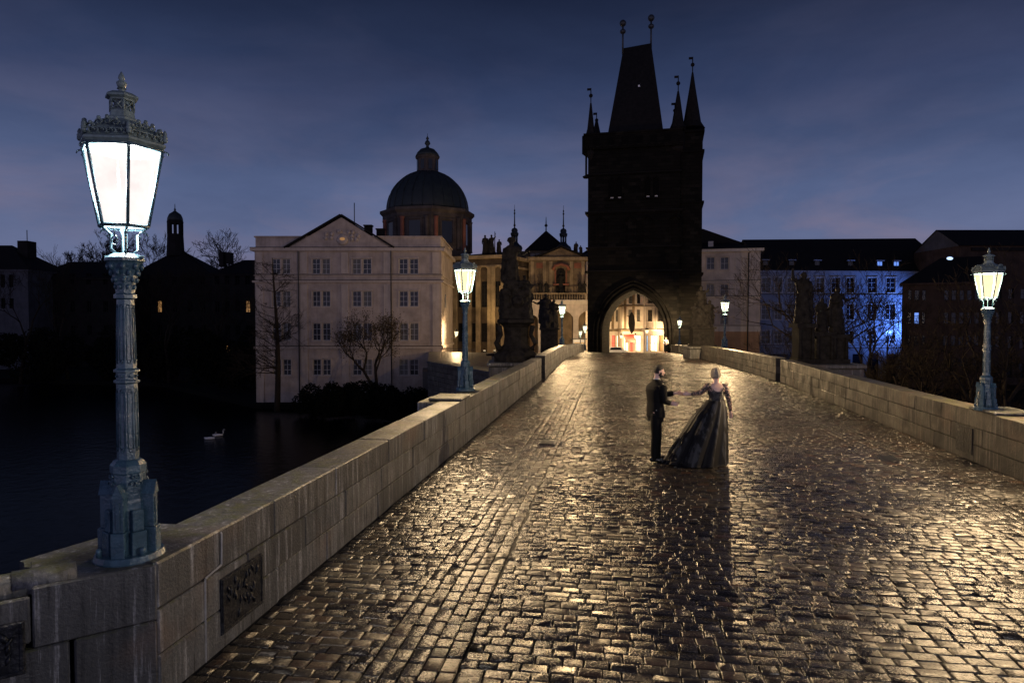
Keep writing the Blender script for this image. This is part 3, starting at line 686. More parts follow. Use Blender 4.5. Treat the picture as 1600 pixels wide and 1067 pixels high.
# --- pale building with pediment
b = Fac('riverside_building', 'pale pinkish four storey building with a pediment at left by the water', 'building', 399, 90, 690, 90, -8.5, depth=17)
rows = [(404.6, 428), (455, 479), (505, 532), (561.6, 586)]
for (x0, x1) in ((426, 454), (488.5, 516), (551, 580.5), (624, 653.5)):
    for (y0, y1) in rows:
        m_ = (x0+x1)/2
        for a, c in ((x0, m_-1.6), (m_+1.6, x1)): b.win(a, c, y0, y1, nx=2, ny=3, kind='trim')
b.finish(b.z(388))
band(b, 'cornice', 'pale_trim', b.z(392.5), b.z(387.5), .45); band(b, 'string_course', 'pale_trim', b.z(441.5), b.z(438.5), .28)
band(b, 'string_course', 'pale_trim', b.z(431), b.z(429.5), .12); band(b, 'string_course', 'pale_trim', b.z(545), b.z(541), .2)
b.part('attic', 'pale', lambda g: (g.box(.1, b.w-.1, .1, b.dep-.1, b.z(388), b.z(371)), g.box(-.05, b.w+.05, -.05, b.dep, b.z(371), b.z(368.8))))
for pa in (401, 470, 534, 600, 676):
    b.part('pilaster', 'pale_trim', lambda g: (g.box(b.u(pa), b.u(pa+11), -.13, .02, 0, b.z(445)), g.box(b.u(pa), b.u(pa+11), -.13, .02, b.z(428), b.z(394))))
def rust(g):
    for i in range(9):
        z0 = i*.62; g.box(.06, b.w-.05, -.045, .01, z0+.03, z0+.58) if i > 100 else None
pu0, pu1, pm = b.u(452), b.u(612), b.u(535)
b.part('pediment', 'pale', lambda g: g.prism([(pu0, b.z(388)), (pu1, b.z(388)), (pm, b.z(340))], -.15, 1.2))
def rk(g):
    for (a, c) in (((pu0-.4, b.z(388.5)), (pm, b.z(337.5))), ((pm, b.z(337.5)), (pu1+.4, b.z(388.5)))):
        dx, dz = c[0]-a[0], c[1]-a[1]; L = math.hypot(dx, dz); nx, nz = -dz/L*.22, dx/L*.22
        g.prism([a, c, (c[0]+nx, c[1]+nz), (a[0]+nx, a[1]+nz)], -.55, 8)
b.part('raking_cornice', 'roof', rk)
b.part('pediment_roof', 'roof', lambda g: g.prism([(pu0, b.z(387)), (pu1, b.z(387)), (pm, b.z(338))], 1.22, 9))
def relief(g):
    c = (b.u(537), -.2, b.z(375)); g.ball(c, .75, 10, sy=.35)
    for i in range(14):
        a = i*.9; g.ball((c[0]+(1.2+i*.12)*math.cos(a), -.2, c[2]+.5+.6*math.sin(a)), .28, 6, sy=.6)
b.part('relief', 'pale_trim', relief); b.part('glowing_gilt_emblem', 'lit', lambda g: g.ball((b.u(537), -.42, b.z(374)), .36, 10, sy=.35, sz=.6))  # the emblem's golden gleam is emission, no lamp there
for px in (514, 563, 583): b.part('chimney', 'darkwall', lambda g: (g.box(b.u(px)-.5, b.u(px)+.5, 5, 6, b.z(388), b.z(349 if px > 570 else 343)), g.box(b.u(px)-.6, b.u(px)+.6, 4.9, 6.1, b.z(351 if px > 570 else 345), b.z(349 if px > 570 else 343))))
for pa in (468, 612): b.part('downpipe', 'iron_dark', lambda g: g.tube([(b.u(pa), -.3, b.z(388)), (b.u(pa), -.25, b.z(392)), (b.u(pa), -.25, .3)], .08, 5))
b.part('antenna', 'iron_dark', lambda g: g.tube([(b.u(544), 4, b.z(345)), (b.u(544), 4, b.z(309))], .06, 4))
# side face windows
for py0, py1 in ((458, 480), (505, 530)):
    g = MB(); g.box(b.w+.004, b.w+.05, 4.5, 5.6, b.z(py1), b.z(py0)); w = g.build('window', 'glass', b.root)
    f = MB(); f.box(b.w+.02, b.w+.07, 4.35, 4.5, b.z(py1), b.z(py0)); f.box(b.w+.02, b.w+.07, 5.6, 5.75, b.z(py1), b.z(py0)); f.box(b.w+.02, b.w+.07, 5.0, 5.1, b.z(py1), b.z(py0)); f.build('frame', 'frame', w)

# --- domed church with side facade
dc = 118; cP = xy(G(669, dc)); s_ = dc/F
dome = thing('domed_church', 'church with a great dark dome and lantern behind the pale building', 'church', (cP.x, cP.y, -3.6), YAW)
def zz(py): return Z(py, cP)+3.6
g = MB(); g.lathe([(7.4, 0), (7.4, zz(350)), (7.65, zz(345)), (7.65, zz(341)), (8.1, zz(337)), (8.1, zz(333))], 8, smooth=False, rot=.2); drum = g.build('drum', 'drum', dome)
for i in range(8):
    a = .2+PI/8+i*PI/4; c, s = math.cos(a), math.sin(a); rr = 7.4*math.cos(PI/8)
    g = MB(); g.obox((c*(rr), s*(rr), 0), (-s, c), .95, .06, zz(385), zz(353)); w = g.build('window', 'glass', dome)
    f = MB()
    for q in (-1.15, 1.15): f.obox((c*rr-s*q, s*rr+c*q, 0), (-s, c), .16, .14, zz(388), zz(351))
    f.obox((c*rr, s*rr, 0), (-s, c), 1.4, .2, zz(351), zz(348.5)); f.build('surround', 'drum', w)
    a = .2+i*PI/4; c, s = math.cos(a), math.sin(a)
    for q in (-.75, .75):
        g = MB(); g.lathe([(.42, zz(395)), (.34, zz(392)), (.34, zz(350)), (.46, zz(347))], 8, c=(c*7.25-s*q, s*7.25+c*q, 0)); g.build('column', 'rust' if q > 0 else 'drum', dome)
g = MB(); rd = 6.95; H = zz(269)-zz(333)
g.lathe([(rd*math.cos(t), zz(333)+H*math.sin(t)*1.02) for t in np.linspace(0, 1.36, 16)], 40, cap=True)
for i in range(24):
    a = i*PI/12; g.tube([(rd*1.005*math.cos(t)*math.cos(a), rd*1.005*math.cos(t)*math.sin(a), zz(333)+H*math.sin(t)*1.02) for t in np.linspace(0, 1.36, 12)], .09, 4)
g.build('dome', 'copper', dome)
g = MB(); g.lathe([(1.85, zz(270)), (1.85, zz(250)), (2.05, zz(248)), (2.1, zz(245.5))], 8, smooth=False); ln = g.build('lantern', 'drum', dome)
for i in range(8):
    a = PI/8+i*PI/4; g = MB(); g.obox((math.cos(a)*1.72, math.sin(a)*1.72, 0), (-math.sin(a), math.cos(a)), .33, .05, zz(267), zz(252)); g.build('opening', 'glass', ln)
g = MB(); g.lathe([(2.1, zz(245.5)), (1.8, zz(240)), (1.2, zz(234)), (.3, zz(231)), (.22, zz(228)), (.5, zz(225)), (.4, zz(222)), (.12, zz(219)), (.28, zz(217)), (.04, zz(213)), (.03, zz(209))], 16); g.build('lantern_cap', 'copper', dome)
# church body facing the square, lit from below
b = Fac('side_church', 'tall sandstone church front lit gold from below, behind the second lamp', 'church', 700, 112, 790, 108, -3.65, wall='gold_shaded', depth=14)
for px in (716, 735, 752, 772):
    b.winu(b.u(px), b.u(px)+1.1, b.z(480), b.z(440), nx=2, ny=4, kind='none', fm='frame_dark')
    b.winu(b.u(px), b.u(px)+1.1, b.z(534), b.z(505), nx=1, ny=2, kind='none', fm='frame_dark')
b.win(779, 782, 446, 456, nx=1, ny=1, kind='none', fm='frame_dark', pane='lit'); b.win(779, 782, 468, 492, nx=1, ny=3, kind='none', fm='frame_dark', pane='lit')
b.finish(b.z(402)); band(b, 'cornice', 'gold_trim', b.z(405), b.z(400), .6); band(b, 'architrave', 'gold_trim', b.z(418), b.z(415), .3)
for px in (703, 709, 726, 731, 745, 763, 768, 784):
    b.part('pilaster', 'gold_trim', lambda g: (g.box(b.u(px), b.u(px)+.75, -.42, .02, .6, b.z(418)), g.box(b.u(px)-.12, b.u(px)+.87, -.55, .02, 0, .6), g.box(b.u(px)-.12, b.u(px)+.87, -.52, .02, b.z(420), b.z(417))))
b.part('roof', 'copper', lambda g: hip(g, b.w, b.dep, b.z(400), b.z(388)))

# --- human figure used for the statues
def figure(g, c, h, face=0.0, seed=0, arm=None, robe=True, mi=0):
    r = random.Random(seed); c = Vector(c); u = Vector((math.cos(face), math.sin(face), 0)); t = Vector((-u.y, u.x, 0))
    n = 12; prof = [(.15, 0), (.155, .06), (.135, .22), (.12, .38), (.115, .50), (.095, .60), (.115, .70), (.135, .79), (.11, .83), (.045, .86), (.038, .88)]
    vs = []; fs = []; ph = r.uniform(0, 6)
    for k, (rr, zq) in enumerate(prof):
        for i in range(n):
            a = 2*PI*i/n; f = 1+.16*math.sin(a*5+ph+zq*3)*(1-zq) if robe else 1
            w = rr*f*h; p = c+t*(math.cos(a)*w*1.12)+u*(math.sin(a)*w*.78+math.sin(zq*3+ph)*.02*h)+Vector((0, 0, zq*h)); vs.append(p)
    for j in range(len(prof)-1):
        for i in range(n): fs.append((j*n+i, j*n+(i+1) % n, (j+1)*n+(i+1) % n, (j+1)*n+i))
    fs.append(list(range(n))[::-1]); fs.append([(len(prof)-1)*n+i for i in range(n)])
    g.add(vs, fs, mi, True)
    g.ball(c+u*.015*h+Vector((0, 0, .935*h)), .055*h, 10, mi, sz=1.25)
    for sd in (-1, 1):
        sh = c+t*(.125*h*sd)+Vector((0, 0, .80*h)); k = (arm or {}).get(sd, 'down')
        if k == 'up': e = sh+t*.10*h*sd+u*.04*h+Vector((0, 0, .06*h)); w = e+t*.02*h*sd+u*.05*h+Vector((0, 0, .16*h))
        elif k == 'out': e = sh+t*.10*h*sd+Vector((0, 0, -.10*h)); w = e+t*.12*h*sd+u*.06*h+Vector((0, 0, .05*h))
        elif k == 'fwd': e = sh+t*.03*h*sd+Vector((0, 0, -.15*h)); w = e+u*.16*h-t*.03*h*sd+Vector((0, 0, .02*h))
        else: e = sh+t*.04*h*sd+Vector((0, 0, -.17*h)); w = e+u*.09*h-t*.05*h*sd+Vector((0, 0, -.08*h))
        g.tube([sh-t*.03*h*sd, sh, e, w, w+(w-e)*.25], [.04*h, .042*h, .034*h, .024*h, .018*h], 7, mi)
    # cloak edge
    sw = r.choice((-1, 1)); g.tube([c+t*.12*h*sw+Vector((0, 0, .8*h)), c+t*.15*h*sw-u*.03*h+Vector((0, 0, .5*h)), c+t*.17*h*sw+Vector((0, 0, .15*h))], [.03*h, .055*h, .05*h], 6, mi)
def remesh(o, v):
    m = o.modifiers.new('fuse', 'REMESH'); m.mode = 'VOXEL'; m.voxel_size = v; m.use_smooth_shade = True; return o
CT = bpy.data.textures.new('carving', 'CLOUDS'); CT.noise_scale = .16; CT.noise_depth = 3
def carve(o, s=.11):
    m = o.modifiers.new('carving', 'DISPLACE'); m.texture = CT; m.strength = s; m.mid_level = .5; m.texture_coords = 'LOCAL'; return o
for i, px in enumerate((757, 767, 779)):
    g = MB(); figure(g, (b.u(px), .3, b.z(398)+.0), 3.1 if i < 2 else 2.3, -PI/2, i, {1: 'up'} if i == 1 else None); g.build('roof_statue', 'statue', b.root)
g = MB(); g.lathe([(.16, 0), (.10, 1), (.04, 3.6)], 6, c=(b.u(772), .3, b.z(398))); g.build('spirelet', 'iron_dark', b.root)

# --- church with twin towers and portico
b = Fac('portico_church', 'church front with gable, niche and three lit arches left of the dark tower', 'church', 826, 116, 913, 116, -3.65, wall='gold', depth=22)
def hole(px0, px1, py0, py1): b.holes.append((b.u(px0), b.u(px1), b.z(py1), b.z(py0)))
b.finish(b.z(403))
band(b, 'cornice', 'gold_trim', b.z(407), b.z(402), .5)
b.part('gable', 'gold', lambda g: g.prism([(b.u(842), b.z(402)), (b.u(912), b.z(402)), (b.u(876), b.z(387))], -.1, .6))
b.part('gable_cornice', 'roof', lambda g: (g.prism([(b.u(840), b.z(402)), (b.u(876), b.z(386)), (b.u(876), b.z(384)), (b.u(838), b.z(400.5))], -.6, .7), g.prism([(b.u(876), b.z(386)), (b.u(914), b.z(402)), (b.u(915), b.z(400.5)), (b.u(876), b.z(384))], -.6, .7)))
b.part('roof', 'roof', lambda g: g.prism([(0, b.z(402)), (b.w, b.z(402)), (b.w/2+.5, b.z(386))], .9, 21))
b.part('niche', 'darkwall', lambda g: g.prism([(b.u(869), b.z(459)), (b.u(883), b.z(459)), (b.u(883), b.z(424)), (b.u(880.5), b.z(420)), (b.u(876), b.z(418.5)), (b.u(871.5), b.z(420)), (b.u(869), b.z(424))], -.06, .05))
g = MB(); figure(g, (b.u(876), -.45, b.z(459)), 3.6, -PI/2, 3); g.build('niche_statue', 'statue', b.root)
b.part('niche_hood', 'rust', lambda g: (g.tube([(b.u(863), -.5, b.z(422)), (b.u(867), -.6, b.z(416)), (b.u(876), -.7, b.z(413)), (b.u(885), -.6, b.z(416)), (b.u(889), -.5, b.z(422))], .28, 6), g.box(b.u(864), b.u(888), -.7, .02, b.z(446), b.z(443.5)), g.box(b.u(866.5), b.u(868.5), -.3, .02, b.z(443), b.z(422)), g.box(b.u(883.5), b.u(885.5), -.3, .02, b.z(443), b.z(422))))
for px in (838, 897): b.part('wall_panel', 'rust', lambda g: g.box(b.u(px), b.u(px+14), -.08, .01, b.z(419), b.z(411)))
for px in (829, 848, 858, 890, 908): b.part('pilaster', 'gold_trim', lambda g: g.box(b.u(px), b.u(px)+.55, -.2, .01, b.z(465), b.z(408)))
# portico storey in front
pd = -3.2
def arcade(g):
    segs = [(826, 838.5), (858, 866), (893, 901), (919, 925)]; zc = b.z(487); zt = b.z(476)
    opens = [(838.5-9, 838.5), (838.5, 858)]
    us = [b.u(x) for x in (822, 829, 839.5, 859, 866, 893, 901, 920)]
    piers = [(us[2], us[3]), (us[5]-.0, us[6])]
    zsp = b.z(500)
    def arch(ua, ub):                     # spandrel with round opening between ua and ub
        c = (ua+ub)/2; R = (ub-ua)/2; n = 12; top = b.z(476)
        for i in range(n):
            a0, a1 = PI-PI*i/n, PI-PI*(i+1)/n
            x0, z0, x1, z1 = c+R*math.cos(a0), zsp+R*.85*math.sin(a0), c+R*math.cos(a1), zsp+R*.85*math.sin(a1)
            g.prism([(x0, z0), (x1, z1), (x1, top), (x0, top)], pd, pd+.6)
    arch(us[0], us[2]-.0); arch(us[3], us[5]); arch(us[6], us[7]+1.5)
    for a, c in piers: g.box(a, c, pd, pd+.6, 0, b.z(476))
    g.box(us[0]-.8, us[0], pd, pd+.6, 0, b.z(476))
b.part('arcade', 'cream', arcade)
b.part('entablature', 'cream_trim', lambda g: (g.box(b.u(822), b.u(922), pd-.15, 0, b.z(476), b.z(472.5)), g.box(b.u(821), b.u(923), pd-.4, 0, b.z(472.5), b.z(469.5))))
def bal(g):
    x = b.u(822)
    while x < b.u(922): g.lathe([(.07, 0), (.12, .25), (.06, .7), (.09, .95)], 6, c=(x, pd+.1, b.z(469.5))); x += .42
    g.box(b.u(822), b.u(922), pd-.05, pd+.25, b.z(469.5)+.95, b.z(469.5)+1.15)
b.part('balustrade', 'gold_trim', bal)
for i, px in enumerate((843, 852, 903, 910)):
    g = MB(); figure(g, (b.u(px), pd+.3, b.z(470)+1.1), 2.0, -PI/2, 10+i); g.build('balustrade_statue', 'statue', b.root)
for i, px in enumerate((900, 907)):
    g = MB(); figure(g, (b.u(px), .2, b.z(397 if i == 0 else 399)), 2.1 if i == 0 else 1.7, -PI/2, 20+i); g.build('gable_statue', 'statue', b.root)
b.part('door', 'orange', lambda g: g.box(b.u(828), b.u(836), -.1, -.02, .0, b.z(500)))
b.part('portico_vault', 'cream', lambda g: g.box(b.u(822), b.u(922), pd+.62, -.02, b.z(479), b.z(477)))
b.part('bench', 'frame', lambda g: (g.box(b.u(840.5), b.u(857), pd-1, pd-.4, b.z(546), b.z(541)), g.box(b.u(840.5), b.u(857), pd-1, pd-.9, b.z(541), b.z(538))))
# pyramid roof tower
cP = xy(G(853, 132)); t = thing('church_tower', 'square church tower with a dark pyramid roof and ball finial', 'church tower', (cP.x, cP.y, -3.65), YAW)
def zt(py): return Z(py, cP)+3.65
g = MB(); g.box(-3.6, 5.5, -3.6, 3.6, 0, zt(394)); g.build('wall', 'gold', t)
g = MB(); g.lathe([(5.9, zt(394.5)), (5.3, zt(391)), (.15, zt(361))], 4, smooth=False, rot=PI/4); g.lathe([(.12, zt(362)), (.1, zt(355)), (.35, zt(352.5)), (.1, zt(350)), (.04, zt(339))], 8); g.build('roof', 'roof', t)
for px in (828, 836):
    g = MB(); u0 = (px-853)*132/F; g.box(u0, u0+.8, -3.66, -3.61, zt(412), zt(399)); g.build('window', 'glass', t)
for px, lab, zb_ in ((804, 'onion domed turret with open lantern behind the dark statue group, left of two', 0), (880, 'onion domed turret rising behind the church gable, right of two', 0)):
    cP = xy(G(px, 128)); t = thing('onion_tower', lab, 'church tower', (cP.x, cP.y, -3.65), YAW, 'twin onion towers of the church'); o_ = 0 if px < 850 else 1
    k = 128/F
    g = MB(); g.box(-1.9+.9*(1-o_), 2.4, -2, 2, 0, zt(396+o_)); g.box(-2.2+.9*(1-o_), 2.7, -2.3, 2.3, zt(396+o_), zt(394.5+o_)); g.build('wall', 'gold', t)
    g = MB()
    g.lathe([(r*k, zt(y+o_)) for r, y in ((10, 394.5), (11.5, 391), (12.5, 388), (11, 384.5), (7.5, 382), (5.2, 379), (4.6, 377.5))], 12)
    for i in range(6):
        a = i*PI/3+.3; g.tube([(4.1*k*math.cos(a), 4.1*k*math.sin(a), zt(378+o_)), (4.1*k*math.cos(a), 4.1*k*math.sin(a), zt(368+o_))], .12, 4)
    g.lathe([(r*k, zt(y+o_)) for r, y in ((6.2, 366), (6.4, 364.5), (4.6, 363), (5, 360), (4, 357.5), (1.2, 356), (.9, 354), (2.0, 352.5), (1.0, 350), (.7, 335), (1.6, 333.5), (.5, 331.5), (1.2, 329), (.3, 327), (.2, 320))], 12)
    g.lathe([(5.6*k, zt(369+o_)), (6*k, zt(367.5+o_)), (6*k, zt(366+o_))], 12)
    g.build('onion_dome', 'copper', t)

# --- bridge tower
D0 = 82
b = Fac('bridge_tower', 'huge black gothic bridge tower with steep roof and pointed archway', 'tower', 918, D0, 1061, D0-2.4, -1.3, wall='tower', depth=10.2)
zc = b.z; uc = b.u(989); aw = (b.u(1041)-b.u(944))/2
zs = zc(518); za = zc(454)
def archpts(w, za, zs, n=9):                  # pointed arch, left half then right
    R = ((za-zs)**2+w*w)/(2*w); L = []
    for i in range(n+1):
        zq = zs+(za-zs)*math.sin(PI/2*i/n); x = -w+R-math.sqrt(max(0, R*R-(zq-zs)**2)); L.append((x, zq))
    return L
ap = archpts(aw, za, zs)
def body(g, y0, y1):
    topz = zc(432)
    full = [(uc+x, q) for x, q in ap]+[(uc-x, q) for x, q in ap[::-1][1:]]
    g.box(0, uc-aw, y0, y1, -1.5, topz); g.box(uc+aw, b.w, y0, y1, -1.5, topz)
    for (x0, q0), (x1, q1) in zip(full, full[1:]): g.prism([(x0, q0), (x1, q1), (x1, topz), (x0, topz)], y0, y1)
    g.box(0, b.w, y0, y1, topz, zc(232))
b.part('wall', 'tower', lambda g: body(g, 0, b.dep))
def archring(g):
    for k, (w, zq, yy, r) in enumerate(((aw+.15, za+.25, -.18, .20), (aw+.62, za+.75, -.25, .17), (aw+1.0, za+1.15, -.2, .13))):
        p = archpts(w, zq, zs); full = [(uc+x, yy, q) for x, q in p]+[(uc-x, yy, q) for x, q in p[::-1][1:]]
        g.tube([(full[0][0], yy, -1.3)]+full+[(full[-1][0], yy, -1.3)], r, 6)
b.part('arch_moulding', 'tower', archring)
for (y0, y1, pr) in ((426, 423.5, .3), (333, 330, .3), (232, 228, .35), (388, 386, .2), (272, 270.5, .2)): band(b, 'string_course', 'tower', zc(y0), zc(y1), pr)
# gallery storey
b.part('gallery', 'tower', lambda g: (g.box(-.35, b.w+.3, -.35, b.dep+.3, zc(228), zc(209)), g.box(-.5, b.w+.45, -.5, b.dep+.45, zc(209), zc(206))))
def corb(g):
    x = -.2
    while x < b.w: g.box(x, x+.3, -.55, -.3, zc(232), zc(226)); x += .8
b.part('corbels', 'tower', corb)
for px in (926, 948, 970, 992, 1014, 1036):
    b.part('gallery_window', 'void', lambda g: g.box(b.u(px), b.u(px)+.8, -.372, -.36, zc(225), zc(214)))
for px in (950, 962, 1006, 1019):
    w = b.part('tall_window', 'void', lambda g: g.prism([(b.u(px), zc(309)), (b.u(px+9), zc(309)), (b.u(px+9), zc(284)), (b.u(px+4.5), zc(277)), (b.u(px), zc(284))], -.03, -.005))
    g = MB(); g.box(b.u(px)-.15, b.u(px), -.14, .0, zc(310), zc(283)); g.box(b.u(px+9), b.u(px+9)+.15, -.14, .0, zc(310), zc(283)); g.box(b.u(px)-.2, b.u(px+9)+.2, -.3, 0, zc(312), zc(310))
    g.tube([(b.u(px)-.08, -.08, zc(284)), (b.u(px+4.5), -.08, zc(276)), (b.u(px+9)+.08, -.08, zc(284))], .09, 5); g.build('surround', 'tower', w)
    g = MB(); g.box(b.u(px+3), b.u(px+7.5), -.06, -.032, zc(309), zc(307)); g.build('sky_gap', 'frame', w)  # pale strip in place of sky seen through the window foot
for px in (930, 975, 1000, 1045):      # blind tracery and niches
    b.part('niche', 'tower', lambda g: (g.box(b.u(px), b.u(px)+.18, -.2, 0, zc(380), zc(345)), g.box(b.u(px)+1.2, b.u(px)+1.38, -.2, 0, zc(380), zc(345)), g.tube([(b.u(px), -.12, zc(346)), (b.u(px)+.69, -.12, zc(338)), (b.u(px)+1.38, -.12, zc(346))], .12, 5)))
b.part('roof', 'roof', lambda g: (lambda w0, w1, y0, y1, r0, r1: g.add([(w0, y0, zc(206)), (w1, y0, zc(206)), (w1, y1, zc(206)), (w0, y1, zc(206)), (r0, 5.6, b.zd(74, 5.6)), (r1, 5.0, b.zd(70, 5.0))],
    [(0, 1, 5, 4), (1, 2, 5), (2, 3, 4, 5), (3, 0, 4)]))(b.u(947), b.u(1034.5), .9, 9.6, b.ud(970.5, 5.3)+.1, b.ud(1016, 5.3)-.1))
b.part('roof_hatch', 'whitep', lambda g: g.box(b.u(993), b.u(996), 3.0, 3.35, zc(125), zc(120)))
for px, y0, y1 in ((971, 76, 30), (1014.5, 74, 26)):
    b.part('ridge_finial', 'iron_dark', lambda g: (g.tube([(b.ud(px, 5.3), 5.3, b.zd(y0, 5.3)-.6), (b.ud(px, 5.3), 5.3, b.zd(y1, 5.3))], .12, 6), g.ball((b.ud(px, 5.3), 5.3, b.zd(y1+5, 5.3)), .42, 10), g.ball((b.ud(px, 5.3), 5.3, b.zd(y1+18, 5.3)), .38, 10, sz=.8)))
def turret(px, yt, yb, yy, w, flag=-1, wallm=True):
    u0 = b.ud(px, yy); zq = lambda y: b.zd(y, yy)
    def fn(g):
        if wallm: g.lathe([(w*.2, zq(250)), (w, zq(238)), (w, zq(yb))], 8, c=(u0, yy, 0), smooth=False)
        g.lathe([(w*1.12, zq(yb)), (w*.75, zq(yb-10)), (w*.28, zq((yb+yt)/2-6)), (.10, zq(yt+24))], 8, c=(u0, yy, 0), smooth=False)
        g.tube([(u0, yy, zq(yt+26)), (u0, yy, zq(yt))], .06, 5); g.ball((u0, yy, zq(yt+12)), .24, 8)
        g.box(u0-.45 if flag < 0 else u0, u0 if flag < 0 else u0+.45, yy-.03, yy+.03, zq(yt+3.5), zq(yt))
    return b.part('corner_turret', 'roof', fn)
turret(922, 133, 207, .2, .55); turret(931, 172, 207, 9.6, .5); turret(1057, 124, 205, .6, .85); turret(1052, 165, 205, 9.6, .45)
# stair turret block at the right flank
sw = MB(); u1 = b.w; u2 = b.u(1096)
sw.box(u1+.01, u2, .5, 6.5, -1.5, zc(208)); st = sw.build('stair_turret', 'tower', b.root)
g = MB()
for y0, y1 in ((242, 238), (320, 317), (430, 427), (211, 207)):
    g = MB(); g.box(u1+.01, u2+.2, .3, 6.7, zc(y0), zc(y1)); g.build('string_course', 'tower', st)
turret(1079, 97, 207, 2.5, 1.35, -1, False)
# round corner shaft beyond left edge
b.part('corner_shaft', 'tower', lambda g: (g.lathe([(.3, zc(275)), (.45, zc(272)), (.12, zc(270)), (.12, zc(240)), (.5, zc(236)), (.5, zc(208))], 8, c=(-.25, .2, 0))))
TW = b

# --- buildings right of the tower
b = Fac('pale_house', 'pale four storey house right of the tower with blind windows and a drainpipe', 'house', 1092, 97, 1187, 95, -3.65, wall='cream', depth=13)
for (a, c) in ((1103.4, 1116), (1125, 1137.8)):
    for (y0, y1) in ((402, 421), (444, 462.6), (488, 507)): b.win(a, c, y0, y1, nx=2, ny=2, kind='trim')
b.finish(b.z(391)); band(b, 'cornice', 'cream_trim', b.z(393.5), b.z(389), .45); band(b, 'string_course', 'cream_trim', b.z(464.5), b.z(463), .15); band(b, 'string_course', 'cream_trim', b.z(518), b.z(509), .12); band(b, 'string_course', 'cream_trim', b.z(440), b.z(438.5), .1)
b.part('lower_wall', 'orange', lambda g: g.box(0, b.w+.02, -.06, .01, 0, b.z(518)))
for y0, y1 in ((402, 421), (444, 463), (487, 507)): b.part('blind_window', 'cream_trim', lambda g: (g.box(b.u(1148), b.u(1149), -.1, .01, b.z(y1), b.z(y0)), g.box(b.u(1160), b.u(1161), -.1, .01, b.z(y1), b.z(y0)), g.box(b.u(1148), b.u(1161), -.1, .01, b.z(y0), b.z(y0-1.2)), g.box(b.u(1148), b.u(1161), -.1, .01, b.z(y1), b.z(y1-1))))
b.part('drainpipe', 'iron_dark', lambda g: (g.tube([(b.u(1177), -.3, b.z(391)), (b.u(1168.5), -.3, b.z(396)), (b.u(1168), -.3, .2)], .09, 6)))
b.part('roof', 'roof', lambda g: hip(g, b.w, b.dep, b.z(389), b.z(362), .4, -3, 9))
b.part('tall_roof', 'roof', lambda g: g.prism([(b.u(1080), b.z(389)), (b.u(1165), b.z(377)), (b.u(1148), b.z(371)), (b.u(1098), b.z(352)), (b.u(1080), b.z(352))], 3, 12))
b.part('dormer', 'frame', lambda g: (g.box(b.u(1106), b.u(1114), 1.0, 3, b.z(385), b.z(375))))
b.part('entrance', 'orange', lambda g: (g.box(b.u(1147), b.u(1155), -.14, -.05, 0, b.z(535)), g.box(b.u(1157), b.u(1158), -.14, -.05, 0, b.z(535))))

b = Fac('long_building', 'long white riverside building with mansard roof, its right end lit bright blue', 'building', 1187.5, 124, 1470, 127, -8.6, wall='white', depth=14)
for (a, c) in ((1190, 1203), (1210, 1221), (1229.5, 1242), (1252, 1264), (1275, 1287), (1299, 1311), (1322, 1334), (1355, 1369), (1384, 1398)):
    for (y0, y1) in ((434, 457), (475, 499), (517, 537)): b.win(a, c, y0, y1, nx=2, ny=3, kind='trim')
for a in (1275, 1305, 1333, 1358, 1386):
    b.win(a, a+16, 553, 600, nx=1, ny=1, kind='none', fm='frame_dark')
b.finish(b.z(425)); band(b, 'cornice', 'white', b.z(427.5), b.z(423.5), .4); band(b, 'string_course', 'white', b.z(462), b.z(460.5), .12); band(b, 'string_course', 'white', b.z(543), b.z(539), .3)
b.part('mansard_roof', 'roof', lambda g: g.add([(-.4, -.4, b.z(423.5)), (b.w+.4, -.4, b.z(423.5)), (b.w+.4, b.dep, b.z(423.5)), (-.4, b.dep, b.z(423.5)), (-.2, 3.2, b.z(391)), (b.w, 3.2, b.z(388)), (b.w, 7.5, b.zd(371, 7.5)), (-.2, 7.5, b.zd(376, 7.5)), (b.w, b.dep, b.z(423))],
    [(0, 1, 5, 4), (4, 5, 6, 7), (1, 2, 6, 5), (0, 4, 7, 3), (3, 7, 6, 2)]))
for px in (1192, 1233, 1273, 1325, 1371, 1397, 1440):
    if px > 1430: continue
    lit = px > 1360
    def dm(g): g.box(b.u(px), b.u(px+10), .6, 2.6, b.z(419), b.z(406))
    o = b.part('dormer', 'darkwall', dm); g = MB(); g.box(b.u(px+1.5), b.u(px+8.5), .53, .59, b.z(417.5), b.z(408.5)); w = g.build('window', 'blueglow' if lit else 'glass', o)
    g = MB(); g.box(b.u(px+4.7), b.u(px+5.3), .5, .53, b.z(417.5), b.z(408.5)); g.box(b.u(px-1), b.u(px+11), .2, .55, b.z(407.5), b.z(406)); g.build('frame', 'white', o)
b.part('skylight', 'blueglow', lambda g: g.add([(b.u(1400), 2.95, b.z(392)), (b.u(1436), 2.95, b.z(391)), (b.u(1436), 3.05, b.z(390.6)), (b.u(1400), 3.05, b.z(391.4))], [(0, 1, 2, 3)]))
b.part('balcony', 'white', lambda g: (g.box(.2, b.u(1235), -1.4, -.02, b.z(552), b.z(550)), g.box(.2, b.u(1235), -1.4, -1.3, b.z(541), b.z(540)), [g.box(.2+i*.4, .28+i*.4, -1.38, -1.32, b.z(550), b.z(541)) for i in range(12)]))
LB = b
